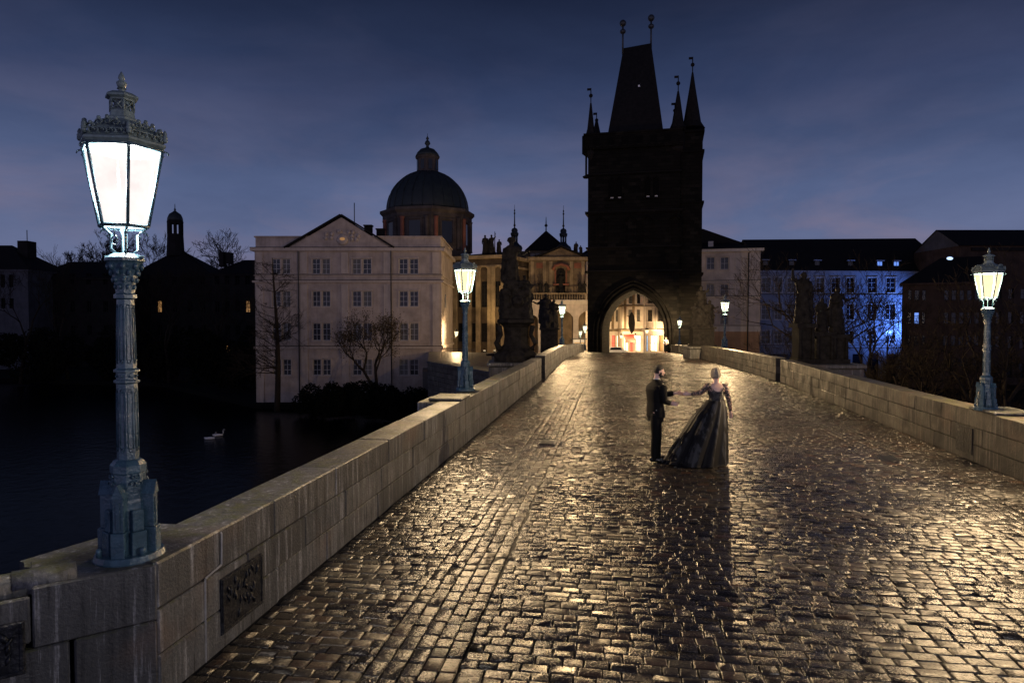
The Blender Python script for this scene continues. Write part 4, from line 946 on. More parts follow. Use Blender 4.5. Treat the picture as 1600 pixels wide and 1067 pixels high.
# brown building in two volumes
b = Fac('brown_building', 'dark brown building at the right behind the trees, narrow end against the blue wall', 'building', 1409, 112, 1545, 106.2, -8.6, wall='brown', depth=6)
for (a, c) in ((1418, 1424), (1428, 1436), (1440, 1446), (1474, 1482), (1486, 1494), (1498, 1506), (1510, 1518), (1522, 1530)):
    for (y0, y1) in ((453, 469), (488, 506), (524, 540), (560, 572)):
        b.win(a, c, y0, y1, nx=1, ny=2, kind='none', fm='frame_dark', pane='blueglow' if (a == 1428 and y0 > 480 and y0 < 500) else 'glass')
b.finish(b.z(444, px=1410)); band(b, 'eaves', 'brown', b.z(446, px=1410), b.z(443, px=1410), .4)
b.part('roof', 'roof', lambda g: hip(g, b.w, b.dep+7, b.z(443, px=1410), b.z(398, px=1470), .4, 6, 1))
b2 = Fac('brown_building', 'taller dark brown wing behind the right lamp with pale gable and rows of windows', 'building', 1497, 115, 1800, 115, -8.6, wall='brown', depth=13)
for a in (1556, 1575, 1594, 1613, 1640, 1660):
    k = (a-1470)/150
    for (y0, y1) in ((451, 467), (487, 506), (525, 545), (567, 590)):
        e = lambda y: y
        b2.win(a, a+8, e(y0), e(y1), nx=1, ny=2, kind='none', fm='frame_dark')
b2.finish(b2.z(384, px=1500))
b2.part('roof', 'roof', lambda g: g.add([(-.3, -.5, b2.z(384, px=1500)), (b2.w, -.5, b2.z(384, px=1500)), (b2.w, 6, b2.z(352, px=1500)), (-.3, 6, b2.z(352, px=1500)), (b2.w, 13, b2.z(384, px=1500)), (-.3, 13, b2.z(384, px=1500))], [(0, 1, 2, 3), (3, 2, 4, 5)]))
b2.part('gable', 'grey', lambda g: g.add([(-.05, 0, b2.z(384, px=1500)), (-.05, 12.9, b2.z(384, px=1500)), (-.05, 6.2, b2.z(352, px=1500)), (-.02, 6, b2.z(415, px=1500))], [(0, 1, 2)]))
b2.part('dormer_band', 'darkwall', lambda g: g.box(b2.u(1515), b2.u(1600), -.3, .3, b2.z(392, px=1500), b2.z(387, px=1500)))
# floodlight on the gable, colouring the long building blue
P = V(1484, 404, 104.5); fl_ = thing('floodlight', 'small blue white floodlight on the gable of the brown building', 'floodlight', P)
tgt = LB.A+LB.d*LB.u(1392)+Vector((0, 0, -1.5)); dv = (tgt-P).normalized()
g = MB(); g.lathe([(.32, -.02), (.32, 0), (.36, .02)], 12, sx=1.25, sy=.8); lens = g.build('lens', 'floodlens', fl_)
g = MB(); g.lathe([(.47, .021), (.47, .3), (.25, .55)], 12); g.build('housing', 'iron_dark', fl_)
fl_.rotation_euler = (CAM-P).normalized().lerp(dv, .4).to_track_quat('-Z', 'Y').to_euler() if False else (((CAM-P).normalized()+dv*.6).normalized()*-1).to_track_quat('Z', 'Y').to_euler()
ldd = bpy.data.lights.new('floodlight_beam', 'SPOT'); ldd.energy = 23000; ldd.color = (.10, .25, 1); ldd.spot_size = math.radians(120); ldd.spot_blend = .9; ldd.shadow_soft_size = .3
lo = bpy.data.objects.new('floodlight_beam', ldd); COL.objects.link(lo)
lp = LB.A+LB.d*LB.u(1420)+Vector((LB.d.y, -LB.d.x, 0))*5.4+Vector((0, 0, .5)); lo.location = lp
tg2 = LB.A+LB.d*LB.u(1388)+Vector((0, 0, 2.5)); lo.rotation_euler = (tg2-lp).to_track_quat('-Z', 'Y').to_euler()
f2_ = thing('floodlight', 'blue floodlight standing behind the narrow brown building, aimed at the long facade', 'floodlight', lp+Vector((0, 0, -.35)))
g = MB(); g.box(-.25, .25, -.2, .2, -.1, .2); g.tube([(0, 0, -.1), (0, 0, -5.2)], .06, 6); g.build('housing', 'iron_dark', f2_)
# --- dark skyline at the far left
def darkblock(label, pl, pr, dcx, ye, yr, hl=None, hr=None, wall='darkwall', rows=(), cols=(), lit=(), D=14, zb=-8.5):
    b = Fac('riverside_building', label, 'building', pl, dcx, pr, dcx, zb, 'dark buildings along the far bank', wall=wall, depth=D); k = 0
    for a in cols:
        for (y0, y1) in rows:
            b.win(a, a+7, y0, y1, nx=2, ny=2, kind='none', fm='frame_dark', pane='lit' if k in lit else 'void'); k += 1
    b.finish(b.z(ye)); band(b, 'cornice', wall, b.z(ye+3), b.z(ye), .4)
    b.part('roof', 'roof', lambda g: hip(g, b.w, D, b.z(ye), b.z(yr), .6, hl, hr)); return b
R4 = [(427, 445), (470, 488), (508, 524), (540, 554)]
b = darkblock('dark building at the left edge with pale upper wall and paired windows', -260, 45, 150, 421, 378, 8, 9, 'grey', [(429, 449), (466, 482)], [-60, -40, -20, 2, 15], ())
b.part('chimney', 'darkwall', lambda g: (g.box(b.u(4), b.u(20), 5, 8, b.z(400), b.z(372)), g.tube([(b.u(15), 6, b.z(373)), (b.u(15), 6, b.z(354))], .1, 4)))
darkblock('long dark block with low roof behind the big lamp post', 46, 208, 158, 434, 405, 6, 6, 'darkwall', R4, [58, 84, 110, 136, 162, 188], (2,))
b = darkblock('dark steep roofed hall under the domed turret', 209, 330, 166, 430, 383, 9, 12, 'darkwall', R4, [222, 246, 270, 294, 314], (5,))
cP = xy(G(276, 172)); t = thing('turret', 'small domed bell turret with open arches on the dark roof, left of the round tree', 'turret', (cP.x, cP.y, 0), YAW)
def zt(py): return Z(py, cP)
k = 172/F
g = MB(); 
g.lathe([(13*k, zt(400)), (11.5*k, zt(368)), (11.5*k, zt(366))], 8, smooth=False, rot=PI/8)
for i in range(8): a = i*PI/4+PI/8; g.obox((10*k*math.cos(a), 10*k*math.sin(a), 0), (-math.sin(a), math.cos(a)), 1.8*k, 1.5*k, zt(366), zt(350))
g.lathe([(11.5*k, zt(350)), (12*k, zt(346.5))], 8, smooth=False, rot=PI/8); g.build('wall', 'darkwall', t)
g = MB(); g.lathe([(r*k, zt(y)) for r, y in ((11.5, 346.5), (11, 341), (8.5, 335), (3, 331), (1, 329), (1.8, 327.5), (.6, 325.5), (.4, 319))], 16); g.build('dome', 'copper', t)
b = darkblock('dark corner building beside the pale building with several lit windows', 331, 412, 150, 428, 402, 5, 5, 'darkwall', R4, [336, 352, 368, 384], (7, 13))
b.part('chimney', 'darkwall', lambda g: g.box(b.u(345), b.u(352), 3, 5, b.z(410), b.z(392))); b.part('chimney', 'darkwall', lambda g: g.box(b.u(334), b.u(341), 3, 5, b.z(415), b.z(391)))
# --- street seen through the archway
def shop(label, pl, dl, pr, dr, wall, cols, wcol):
    b = Fac('street_house', label, 'house', pl, dl, pr, dr, -3.65, 'houses of the street behind the arch', wall={'gold': 'cream'}.get(wall, wall), depth=9)
    for (a, c) in cols:
        for (y0, y1) in ((430, 446), (456, 474), (484, 502)): b.win(a, c, y0, y1, nx=2, ny=3, kind='sill', fm='frame_dark')
    for (a, c, m_) in wcol: b.win(a, c, 524, 549, nx=2, ny=2, kind='none', fm='frame_dark', pane=m_, name='shop_window')
    b.finish(b.z(405)); band(b, 'string_course', wall, b.z(518), b.z(515), .35); band(b, 'string_course', wall, b.z(479), b.z(477), .2); band(b, 'cornice', wall, b.z(408), b.z(405), .5)
    for (a, c) in cols: b.part('pilaster', wall, lambda g: g.box(b.u(a)-.9, b.u(a)-.45, -.22, .01, b.z(514), b.z(409)))
    b.part('roof', 'roof', lambda g: hip(g, b.w, 9, b.z(405), b.z(380)))
    return b
s1 = shop('gold lit street house behind the left of the archway', 915, 132, 972, 134, 'gold', [(938, 944), (952, 957), (962, 967)], [(946, 953, 'litwhite'), (956, 961, 'litred'), (964, 970, 'litwhite')])
s2 = shop('ochre street house in the middle of the archway with a hanging sign', 973, 128, 1006, 128, 'gold', [(982, 988), (995, 1000)], [(975, 982, 'litwhite'), (984, 990, 'litred'), (993, 1002, 'litwhite')])
s3 = shop('pale pink street house at the right of the archway with a bright entrance', 1007, 118, 1100, 100, 'pale', [(1011, 1019), (1027, 1035)], [(1009, 1012, 'litblue'), (1015, 1027, 'litwhite'), (1030, 1036, 'lit')])
for (px, dcx, py, lab) in ((948, 126, 523, 'bright hanging lantern at the left shop'), (971, 124, 526, 'bright hanging lantern between the shops'), (993, 122, 526, 'bright lantern by the middle shop door'), (1011, 112, 518, 'brightest lantern under the arch, over the right shop')):
    P = xy(G(px, dcx)); P.z = Z(py, P); t = thing('hanging_lantern', lab, 'lantern', P, YAW, 'lanterns in the street behind the arch')
    g = MB(); g.lathe([(.17, -.28), (.3, .25)], 6, smooth=False); g.build('lantern_glass', 'lampfar', t); bulb(t, 'lampfar', 0, .55)
    g = MB(); g.lathe([(.33, .25), (.33, .3), (.06, .55)], 6, smooth=False); g.tube([(0, 0, .5), (0, .6, .9), (0, 3.0, .9)], .03, 4); g.build('lantern_frame', 'iron_dark', t)
P = xy(G(987, 122)); P.z = Z(505, P); t = thing('hanging_sign', 'dark hanging figure sign on the ochre house seen through the arch', 'sign', P, YAW)
g = MB(); g.lathe([(.1, -1.9), (.45, -1.2), (.6, 0), (.5, 1.2), (.25, 1.7), (.05, 2.0)], 9); g.tube([(0, 0, 1.2), (0, 5, 1.3)], .06, 5); g.build('sign_board', 'statue', t)
# awning & red banner
P = xy(G(984, 124)); t = thing('awning', 'red lit shop awning seen through the arch', 'awning', (P.x, P.y, -3.6), YAW)
g = MB(); g.add([(-1, -1.2, 2.6), (1, -1.2, 2.6), (1, 1, 3.6), (-1, 1, 3.6)], [(0, 1, 2, 3)]); g.add([(-1, -1.2, 2.6), (1, -1.2, 2.6), (1, -1.2, 2.2), (-1, -1.2, 2.2)], [(0, 1, 2, 3)]); g.build('cloth', 'red', t)
g = MB(); g.tube([(-1, -1.2, 0), (-1, -1.2, 2.6)], .04, 5); g.tube([(1, -1.2, 0), (1, -1.2, 2.6)], .04, 5); g.build('pole', 'iron_dark', t)
# parked car in the archway street
P = xy(G(960, 108)); cz = road_z(P.y)
car = thing('parked_car', 'small pale car parked across the street beyond the arch', 'car', (P.x, P.y, cz), YAW+.1)
g = MB(); g.prism([(-1.9, .3), (-1.95, .75), (-1.2, .95), (-.75, 1.4), (.8, 1.42), (1.35, .95), (1.9, .85), (1.95, .35)], -.8, .8); g.build('body', 'whitep', car)
g = MB(); g.prism([(-1.02, .98), (-.68, 1.34), (.74, 1.36), (1.14, .98)], -.81, .81); g.build('windows', 'glass', car)
for x in (-1.2, 1.2):
    for y in (-.82, .72): g = MB(); g.tube([(x, y, .32), (x, y+.12, .32)], .32, 12); g.build('wheel', 'iron_dark', car)
# kiosk / lit sign by the small lamps
P = xy(G(903, 112)); t = thing('kiosk', 'small pale kiosk below the three small lamps', 'kiosk', (P.x, P.y, -3.6), YAW)
g = MB(); g.box(-.8, 1.2, -.6, .6, 0, 3.1); g.build('wall', 'whitep', t); g = MB(); g.box(-1, 1.4, -.8, .8, 3.1, 3.25); g.build('roof', 'iron_dark', t); g = MB(); g.box(-.6, 1.0, -.62, -.603, 1.2, 2.6); g.build('window', 'lit', t)
# quay wall and terrace between the pale building and the bridge
def block_wall(name, label, A, B, z0, z1, th=1.2, seed=1, bl=1.1, hh=.45):
    t = thing(name, label, 'stone wall', (0, 0, 0)); g = MB(); d = (B-A).normalized(); n = Vector((-d.y, d.x, 0)); L = (B-A).length; r = random.Random(seed); z = z0
    while z < z1-.1:
        h = min(hh, z1-z); x = 0
        while x < L-.05:
            l = min(bl*r.uniform(.7, 1.3), L-x); g.obox(A+d*(x+l/2)+n*(th/2+r.uniform(-.02, .02)), d, l/2-.01, th/2, z+.01, z+h-.008, cham=.015); x += l
        z += h
    g.build('wall_blocks', 'embank', t); c = MB(); c.obox((A+B)/2+n*th/2, d, L/2+.1, th/2+.1, z1, z1+.18, cham=.02); c.build('coping', 'parapet', t); return t
zq = Z(568, xy(G(700, 66)))
block_wall('quay_wall', 'dark stone quay wall below the lit terrace, behind the second lamp', xy(G(668, 67)), xy(G(800, 50)), -9, zq, 1.5)
land('terrace_ground', [G(668, 67.5), G(800, 50.5), G(860, 52), G(900, 84), G(670, 90)], -9.2, zq+.05, 'paving')
t = thing('railing', 'thin iron railing along the terrace by the pale building corner', 'railing', (0, 0, 0)); g = MB()
A, B = xy(G(690, 76)), xy(G(742, 72)); L = (B-A).length; d = (B-A).normalized()
for i in range(int(L/.25)): p = A+d*i*.25; g.tube([p+Vector((0, 0, zq)), p+Vector((0, 0, zq+1.1))], .018, 4)
g.tube([A+Vector((0, 0, zq+1.1)), B+Vector((0, 0, zq+1.1))], .03, 4); g.build('bars', 'iron_dark', t)
t = Fac('toll_house', 'low dark stone hut with white framed window under the left statue group', 'hut', 768, 38.5, 803, 38, -8, wall='embank', depth=2)
t.win(775, 792, 560, 582, nx=3, ny=2, kind='none', fm='frame', pane='glass'); t.finish(t.z(556)); t.part('roof', 'roof', lambda g: g.box(-.2, t.w+.2, -.3, 2.1, t.z(556), t.z(553)))
# uplight at the church foot
for px, py in ((757, 541), (773, 541)):
    P = xy(G(px, 104)); P.z = Z(548, P); t = thing('uplight', 'small ground floodlight at the church foot, %s one' % ('left' if px < 760 else 'right'), 'floodlight', P, YAW)
    g = MB(); g.lathe([(.2, -.4), (.25, 0), (.2, .02)], 8); g.build('housing', 'iron_dark', t); g = MB(); g.lathe([(.17, .021), (.17, .05)], 8); g.build('lens', 'litwhite', t)
    q = bpy.data.lights.new('uplight_beam', 'SPOT'); q.energy = 1500; q.color = (1, .68, .3); q.spot_size = math.radians(60); q.spot_blend = .8; q.shadow_soft_size = .15
    o = bpy.data.objects.new('uplight_beam', q); COL.objects.link(o); o.location = P+Vector((0, 0, .15)); o.rotation_euler = Vector((0, .45, 1)).to_track_quat('-Z', 'Y').to_euler()
# ================================================================ statue groups
def statue_group(label, px, dcx, z0, kind, zplat=-.2, sc=1.0, rz=0.0):
    P = xy(G(px, dcx)); t = thing('statue_group', label, 'statue', (P.x, P.y, z0), YAW+rz, sc=sc)
    if kind == 'left':
        g = MB(); g.lathe([(1.15, -1.2), (1.15, .0), (1.05, .1), (.95, .2), (.86, .3)], 8, smooth=False, rot=PI/8); g.lathe([(.86, .3), (.66, .5), (.60, .9), (.66, 1.35), (.80, 1.5), (.98, 1.58), (.98, 1.72), (.85, 1.78)], 8, smooth=False, rot=PI/8)
        for s in (-1, 1): g.tube([(s*.78, -.5, .3), (s*.95, -.55, .6), (s*.72, -.5, 1.0), (s*.82, -.5, 1.45)], [.16, .13, .1, .14], 7)
        g.build('pedestal', 'statue', t)
        g = MB(); g.lathe([(.85, 1.75), (.8, 2.1), (.62, 2.6), (.5, 3.1), (.4, 3.6)], 10, sx=1, sy=.8)
        figure(g, (-.22, 0, 3.2), 2.5, -PI/2, 4, {1: 'out'}); figure(g, (.42, -.28, 2.15), 1.75, -PI/2+.5, 5, {-1: 'fwd', 1: 'out'}); figure(g, (-.5, -.4, 1.8), 1.7, -PI/2-.4, 6, {1: 'fwd'}); figure(g, (.62, .2, 1.8), 1.5, -PI/2, 7)
        g.ball((.1, -.5, 2.6), .3, 8); g.ball((-.22, 0, 5.62), .17, 8, sx=1.3)
        r = random.Random(2)
        for i in range(16): a = r.uniform(0, 6.28); g.ball((math.cos(a)*.66, math.sin(a)*.5, r.uniform(1.9, 3.4)), r.uniform(.10, .22), 7)
        carve(remesh(g.build('figures', 'statue', t), .045))
    elif kind == 'right':
        g = MB(); g.box(-1.0, 1.0, -.6, .6, -1, .15); g.box(-.85, .85, -.5, .5, .15, 1.4); g.box(-.98, .98, -.6, .6, 1.4, 1.55); g.build('pedestal', 'statue', t)
        g = MB(); g.ball((0, 0, 2.0), .8, 12, sx=1.1, sy=.6)
        figure(g, (-.1, 0, 2.3), 2.5, -PI/2, 8, {1: 'up', -1: 'fwd'}); figure(g, (-.62, -.2, 1.5), 2.0, -PI/2, 9, {-1: 'out'}); figure(g, (.55, -.1, 1.5), 2.2, -PI/2+.4, 10, {1: 'out'}); g.ball((.3, 0, 2.8), .5, 9, sx=.9, sy=.6, sz=1.3)
        g.tube([(.6, 0, 2.0), (.95, 0, 2.35), (1.02, 0, 2.5)], [.16, .08, .04], 6)
        carve(remesh(g.build('figures', 'statue', t), .05))
    elif kind == 'trio':
        for x, h, w in ((-.78, 1.95, .36), (.1, 1.55, .4), (.85, 1.45, .34)):
            g = MB(); g.box(x-w-.1, x+w+.1, -.5, .5, -.9, .25); g.box(x-w, x+w, -.4, .4, .25, h-.2); g.box(x-w-.12, x+w+.12, -.52, .52, h-.2, h)
            for s in (-1, 1): g.lathe([(.10, .25), (.075, h*.5), (.085, h-.2)], 8, c=(x+s*(w-.06), -.44, 0))
            g.build('pedestal', 'statue', t)
        g = MB(); figure(g, (-.78, 0, 1.95), 2.5, -PI/2, 11, {-1: 'up'}); g.tube([(-1.15, -.1, 2.6), (-1.15, -.1, 4.4)], .035, 5); carve(remesh(g.build('figure', 'statue', t), .04))
        g = MB(); figure(g, (.1, -.05, 1.5), 1.7, -PI/2, 12, {1: 'fwd'}); carve(remesh(g.build('figure', 'statue', t), .04))
        g = MB(); figure(g, (.85, 0, 1.45), 2.3, -PI/2+.3, 13, {1: 'out', -1: 'fwd'}); g.ball((.9, .1, 2.9), .3, 8); carve(remesh(g.build('figure', 'statue', t), .04))
    elif kind == 'small':
        g = MB(); g.box(-.6, .6, -.5, .5, -1, 1.3); g.box(-.7, .7, -.6, .6, 1.3, 1.45); g.build('pedestal', 'statue', t)
        g = MB(); figure(g, (-.25, 0, 1.4), 2.5, -PI/2, 14, {-1: 'out'}); figure(g, (.35, 0, 1.4), 2.1, -PI/2, 15, {1: 'fwd'}); g.ball((0, .1, 2.1), .5, 8); carve(remesh(g.build('figures', 'statue', t), .05))
    return t
statue_group('tall dark baroque statue group on a curved pedestal behind the second lamp', 806, 33.5, .95, 'left', sc=1.0)
statue_group('dark statue group on a block pedestal between the tower and the pale house', 1097, 53, .6, 'right', sc=.98)
statue_group('group of three dark statues on separate pedestals before the long blue lit building', 1280, 32.0, .6, 'trio', sc=.97)
statue_group('small dark statue pair on the left parapet before the church arches', 858, 46.5, .75, 'small', sc=.95)
for (px, dcx, w, lab) in ((806, 33.5, 2.6, 'stone pier platform under the tall left statue group'), (1097, 53, 2.4, 'stone pier platform under the statue group by the pale house'), (1280, 32, 3.2, 'stone pier platform under the three dark statues'), (858, 46.5, 1.0, 'stone pier under the small statue pair')):
    P = xy(G(px, dcx)); m = MB(); m.obox(P, (math.cos(YAW), math.sin(YAW)), w/2, 1.1, -9, .45 if px != 858 else -.1, cham=.05); m.obox(P, (math.cos(YAW), math.sin(YAW)), w/2+.08, 1.2, .452 if px != 858 else -.098, .64 if px != 858 else .05, cham=.04)
    tag(m.build('statue_pier', 'parapet'), lab, 'stone pier')

# ================================================================ trees
def leader_tree(label, P, H, seed, r0=.4, wide=.2):
    r = random.Random(seed); t = thing('bare_tree', label, 'tree', P); tr = MB(); cr = MB(); n = 16; pts = []; rs = []
    for i in range(n+1): f = i/n; pts.append(Vector((math.sin(f*4)*.25, math.cos(f*3)*.2, H*f))); rs.append(r0*(1-f)**.8+.02)
    tr.tube(pts, rs, 7)
    def tw(p, d, L, rad, k):
        q = [p]
        for i in range(3): d = (d+Vector((r.gauss(0, .16), r.gauss(0, .16), r.gauss(.05, .1)))).normalized(); p = p+d*L/3; q.append(p)
        cr.tube(q, [rad, rad*.8, rad*.6, rad*.42], 3)
        if k < 3:
            for j in range(r.choice((3, 4, 4))):
                a = r.uniform(.4, .9); o = d.orthogonal().normalized(); o.rotate(Matrix.Rotation(r.uniform(0, 6.28), 3, d)); tw(q[r.choice((1, 2, 3))], (d*math.cos(a)+o*math.sin(a)).normalized(), L*r.uniform(.45, .7), max(.014, rad*.5), k+1)
    for i in range(46):
        f = r.uniform(.24, .98); az = r.uniform(0, 6.28); L = H*wide*(1-f*.62)*r.uniform(.7, 1.2)
        p = Vector((math.sin(f*4)*.25, math.cos(f*3)*.2, H*f)); tw(p, Vector((math.cos(az), math.sin(az), r.uniform(-.1, .7))).normalized(), L, .07*(1-f)+.03, 0)
    tr.build('trunk', 'bark', t, fix=False); cr.build('crown', 'bark', t, fix=False); return t
def bare_tree(name, label, P, H, spread=1.0, seed=1, depth=6, r0=None, group=None, lean=(0, 0), leafy=0, trunkfrac=.28, mr=.012):
    r = random.Random(seed); t = thing(name, label, 'tree', P, group=group); tr = MB(); cr = MB(); r0 = r0 or H*.022; tips = []
    def grow(p, d, L, rad, k):
        n = 3; pts = [p]; rs = [rad]
        for i in range(n):
            d = (d+Vector((r.gauss(0, .13), r.gauss(0, .13), r.gauss(.04, .08)))).normalized(); p = p+d*(L/n); pts.append(p); rs.append(max(mr, rad*(1-.34*(i+1)/n)))
        (tr if k < 3 else cr).tube(pts, rs, 6 if k < 2 else (4 if k < 4 else 3))
        if k >= depth: tips.append(p); return
        m = r.choice((2, 3, 3)) if k < depth-1 else 3
        for j in range(m):
            a = r.uniform(.3, .75)*spread; az = r.uniform(0, 2*PI); q = d.orthogonal().normalized(); q.rotate(Matrix.Rotation(az, 3, d))
            nd = (d*math.cos(a)+q*math.sin(a)+Vector((0, 0, .10))).normalized()
            base = pts[-1] if j < 2 else pts[r.choice((1, 2))]
            grow(base, nd, L*r.uniform(.62, .86), max(mr, rad*r.uniform(.5, .68)), k+1)
    grow(Vector((0, 0, -.3)), Vector((lean[0], lean[1], 1)).normalized(), H*trunkfrac, r0, 0)
    tr.build('trunk', 'bark', t, fix=False); cr.build('crown', 'bark', t, fix=False)
    if leafy:
        lf = MB()
        for p in tips:
            for i in range(leafy):
                c = p+Vector((r.gauss(0, .35), r.gauss(0, .35), r.gauss(0, .35))); a = Vector((r.gauss(0, 1), r.gauss(0, 1), r.gauss(0, 1))).normalized()*.09; b2 = a.orthogonal().normalized()*.05
                lf.add([c-a, c+b2, c+a, c-b2], [(0, 1, 2, 3)])
        lf.build('leaves', 'leafbrown', t, fix=False)
    return t
def at(px, dcx, z): P = xy(G(px, dcx)); return (P.x, P.y, z)
leader_tree('tall slender bare tree in front of the left windows of the pale building', at(430, 82, -8.4), 18.5, 3, .36, .22)
bare_tree('leafy_tree', 'wide tree with brown leaves before the middle of the pale building', at(603, 78, -8.4), 15.5, 1.05, 5, 7, .36, leafy=4, trunkfrac=.24)
back = 'bare trees rising behind the far left roofs'
for i, (px, dcx, top, lab, sp) in enumerate(((160, 190, 322, 'wide bare tree behind the roofs, directly behind the near lamp', 1.0), (222, 192, 332, 'bare tree top just right of the near lamp capital', 1.0), (356, 185, 350, 'dense round bare tree top right of the turret', 1.05), (312, 188, 372, 'low bare tree between the turret and the round tree', 1.0), (128, 188, 345, 'bare tree top left of the near lamp', .95))):
    P = at(px, dcx, 4); bare_tree('bare_tree', lab, P, (Z(top, Vector(P))-4)*1.0, sp, 20+i, 7, .35, back, mr=.04, trunkfrac=.24)
rb = 'bare trees on the low bank right of the bridge'
for i, (px, dcx, top, lab, lf) in enumerate(((1302, 70, 352, 'tall bare tree whose twigs rise above the long roof', 0), (1246, 66, 376, 'bare tree left of the three statues, twigs just above the roof line', 0), (1345, 58, 415, 'dark bare tree in front of the blue lit wall', 0), (1205, 72, 440, 'low bare tree before the white windows beside the pale house', 0), (1455, 42, 500, 'low bare tree left of the right lamp post', 0), (1590, 34, 330, 'bare tree at the right picture edge', 0), (1390, 50, 520, 'low spreading shrub like tree beside the blue arches', 0), (1520, 40, 520, 'low dark tree directly behind the right lamp post', 0))):
    P = at(px, dcx, -8.3); bare_tree('bare_tree', lab, P, (Z(top, Vector(P))+8.3)*1.02, 1.05, 40+i, 7, .28, rb, mr=.013)
lb = 'bare trees on the dark left bank'
for i, (px, dcx, top, lab) in enumerate(((30, 120, 400, 'dark bare tree on the bank at the left picture edge'), (105, 125, 395, 'dark bare tree on the bank left of the lamp shaft'), (262, 118, 400, 'dark bare tree on the bank right of the lamp shaft'), (345, 112, 405, 'dark bare tree on the bank before the lit windows'))):
    P = at(px, dcx, -8.3); bare_tree('bare_tree', lab, P, (Z(top, Vector(P))+8.3)*1.05, .9, 60+i, 7, .33, lb, mr=.018)
def shrub(label, px, dcx, z, rx, ry, rz_, n, seed, group=None, m='leaf', s=.16):
    r = random.Random(seed); t = thing('shrub', label, 'shrub', at(px, dcx, z), group=group); g = MB(); st = MB()
    cl = [(r.uniform(-.8, .8)*rx, r.uniform(-.8, .8)*ry, r.uniform(.25, .8)*rz_, r.uniform(.25, .5)) for _ in range(11)]
    for i in range(n):
        c = r.choice(cl); v = Vector((r.gauss(0, 1), r.gauss(0, 1), r.gauss(0, 1))).normalized()*r.uniform(.5, 1)**.5
        p = Vector((c[0]+v.x*rx*c[3], c[1]+v.y*ry*c[3], max(.02, c[2]+v.z*rz_*c[3]))); a = Vector((r.gauss(0, 1), r.gauss(0, 1), r.gauss(0, 1))).normalized()*s*r.uniform(.6, 1.3); b2 = a.orthogonal().normalized()*s*.5
        g.add([p-a, p+b2, p+a, p-b2], [(0, 1, 2, 3)])
    for c in cl: st.tube([(0, 0, 0), (c[0]*.5, c[1]*.5, c[2]*.5), (c[0], c[1], c[2])], [.06, .04, .02], 4)
    g.build('foliage', m, t, fix=False); st.build('stems', 'bark', t, fix=False); return t
sg = 'dark shrubs at the foot of the pale building'
for i, (px, dcx, rx, rz_, lab) in enumerate(((505, 82, 3.4, 3.0, 'dark shrub at the foot of the pale building, leftmost of the mass'), (548, 80, 3.6, 3.8, 'dark shrub under the second window column of the pale building'), (592, 78, 3.4, 3.9, 'dark shrub around the trunk of the brown leaved tree'), (636, 76, 3.2, 3.6, 'dark shrub right of the brown leaved tree'), (664, 72, 2.6, 3.4, 'dark shrub against the quay wall'))):
    shrub(lab, px, dcx, -8.6, rx, 2.2, rz_, 5200, 70+i, sg)
for i, (px, dcx, rx, rz_, lab) in enumerate(((1225, 50, 2.2, 6.5, 'dark bush left of the three statues, over the parapet'), (1430, 46, 3.6, 5.4, 'dark bush mass below the brown building'), (1500, 42, 3.2, 5.2, 'dark bush left of the foot of the right lamp'), (1575, 38, 3, 5.0, 'dark bush at the right edge behind the parapet'), (1350, 50, 2.6, 4.6, 'dark bush below the blue arches'))):
    shrub(lab, px, dcx, -8.3, rx, 2.4, rz_, 5200, 80+i, 'dark bushes beyond the right parapet')
for i, (px, dcx) in enumerate(((-60, 118), (60, 122), (170, 124), (285, 118), (372, 108))):
    shrub(('dark bank bush beyond the left picture edge', 'dark bank bush left of the lamp shaft', 'dark bank bush behind the lamp shaft', 'dark bank bush right of the lamp shaft', 'dark bank bush beside the pale building corner')[i], px, dcx, -8.4, 7.5, 3, 8.5, 7000, 90+i, 'dark bushes on the left bank', s=.28)
# swans
for i, (px, py) in enumerate(((328, 686), (341, 681))):
    P = gp(px, py, -8.9); t = thing('swan', ('white swan on the dark river, the nearer left one' if i == 0 else 'white swan on the dark river, the farther right one'), 'swan', (P.x, P.y, -8.92), YAW+.2+i*.3, 'two swans on the river')
    g = MB(); g.lathe([(.02, -.5), (.15, -.36), (.22, -.1), (.21, .15), (.12, .36), (.03, .45)], 12)
    g.v = [(z_, x*.95, max(-.04, y*.8)+.08) for x, y, z_ in g.v]
    g.tube([(.3, 0, .12), (.48, 0, .3), (.44, 0, .52), (.52, 0, .64), (.62, 0, .6)], [.09, .05, .038, .05, .03], 8)
    g.tube([(-.36, 0, .14), (-.55, 0, .2)], [.1, .02], 8); o = g.build('body', 'whitep', t); remesh(o, .02)
    g = MB(); g.tube([(.62, 0, .6), (.70, 0, .575)], [.022, .01], 6); g.build('bill', 'orange', t)

# ================================================================ people
def pmat(n, c, r, **k): M[n] = mat(n, c, r, **k)
pmat('skin', (.70, .47, .39), .5, var=.08, vscale=20); pmat('suit', (.005, .005, .006), .75, bump=.3, bscale=220, spec=.15); pmat('shoe', (.008, .008, .009), .25)
pmat('hair_dark', (.012, .009, .007), .5, bump=.8, bscale=90); pmat('shirt', (.6, .6, .6), .7)
def hair_blonde():
    m = mat('hair_blonde', (.30, .235, .16), .45); t = m.node_tree; b = t.nodes['Principled BSDF']; o = N(t, 'ShaderNodeTexCoord').outputs['Object']
    wv = N(t, 'ShaderNodeTexWave', i={0: o, 'Scale': 28, 'Distortion': 6, 'Detail': 2}).outputs[1]
    t.links.new(ramp(t, wv, [(0, (.26, .20, .15)), (1, (.78, .70, .57))]), b.inputs['Base Color']); bp = N(t, 'ShaderNodeBump', i={'Strength': .9, 'Distance': .01, 'Height': wv}); t.links.new(bp.outputs[0], b.inputs['Normal']); return m
M['hair_blonde'] = hair_blonde()
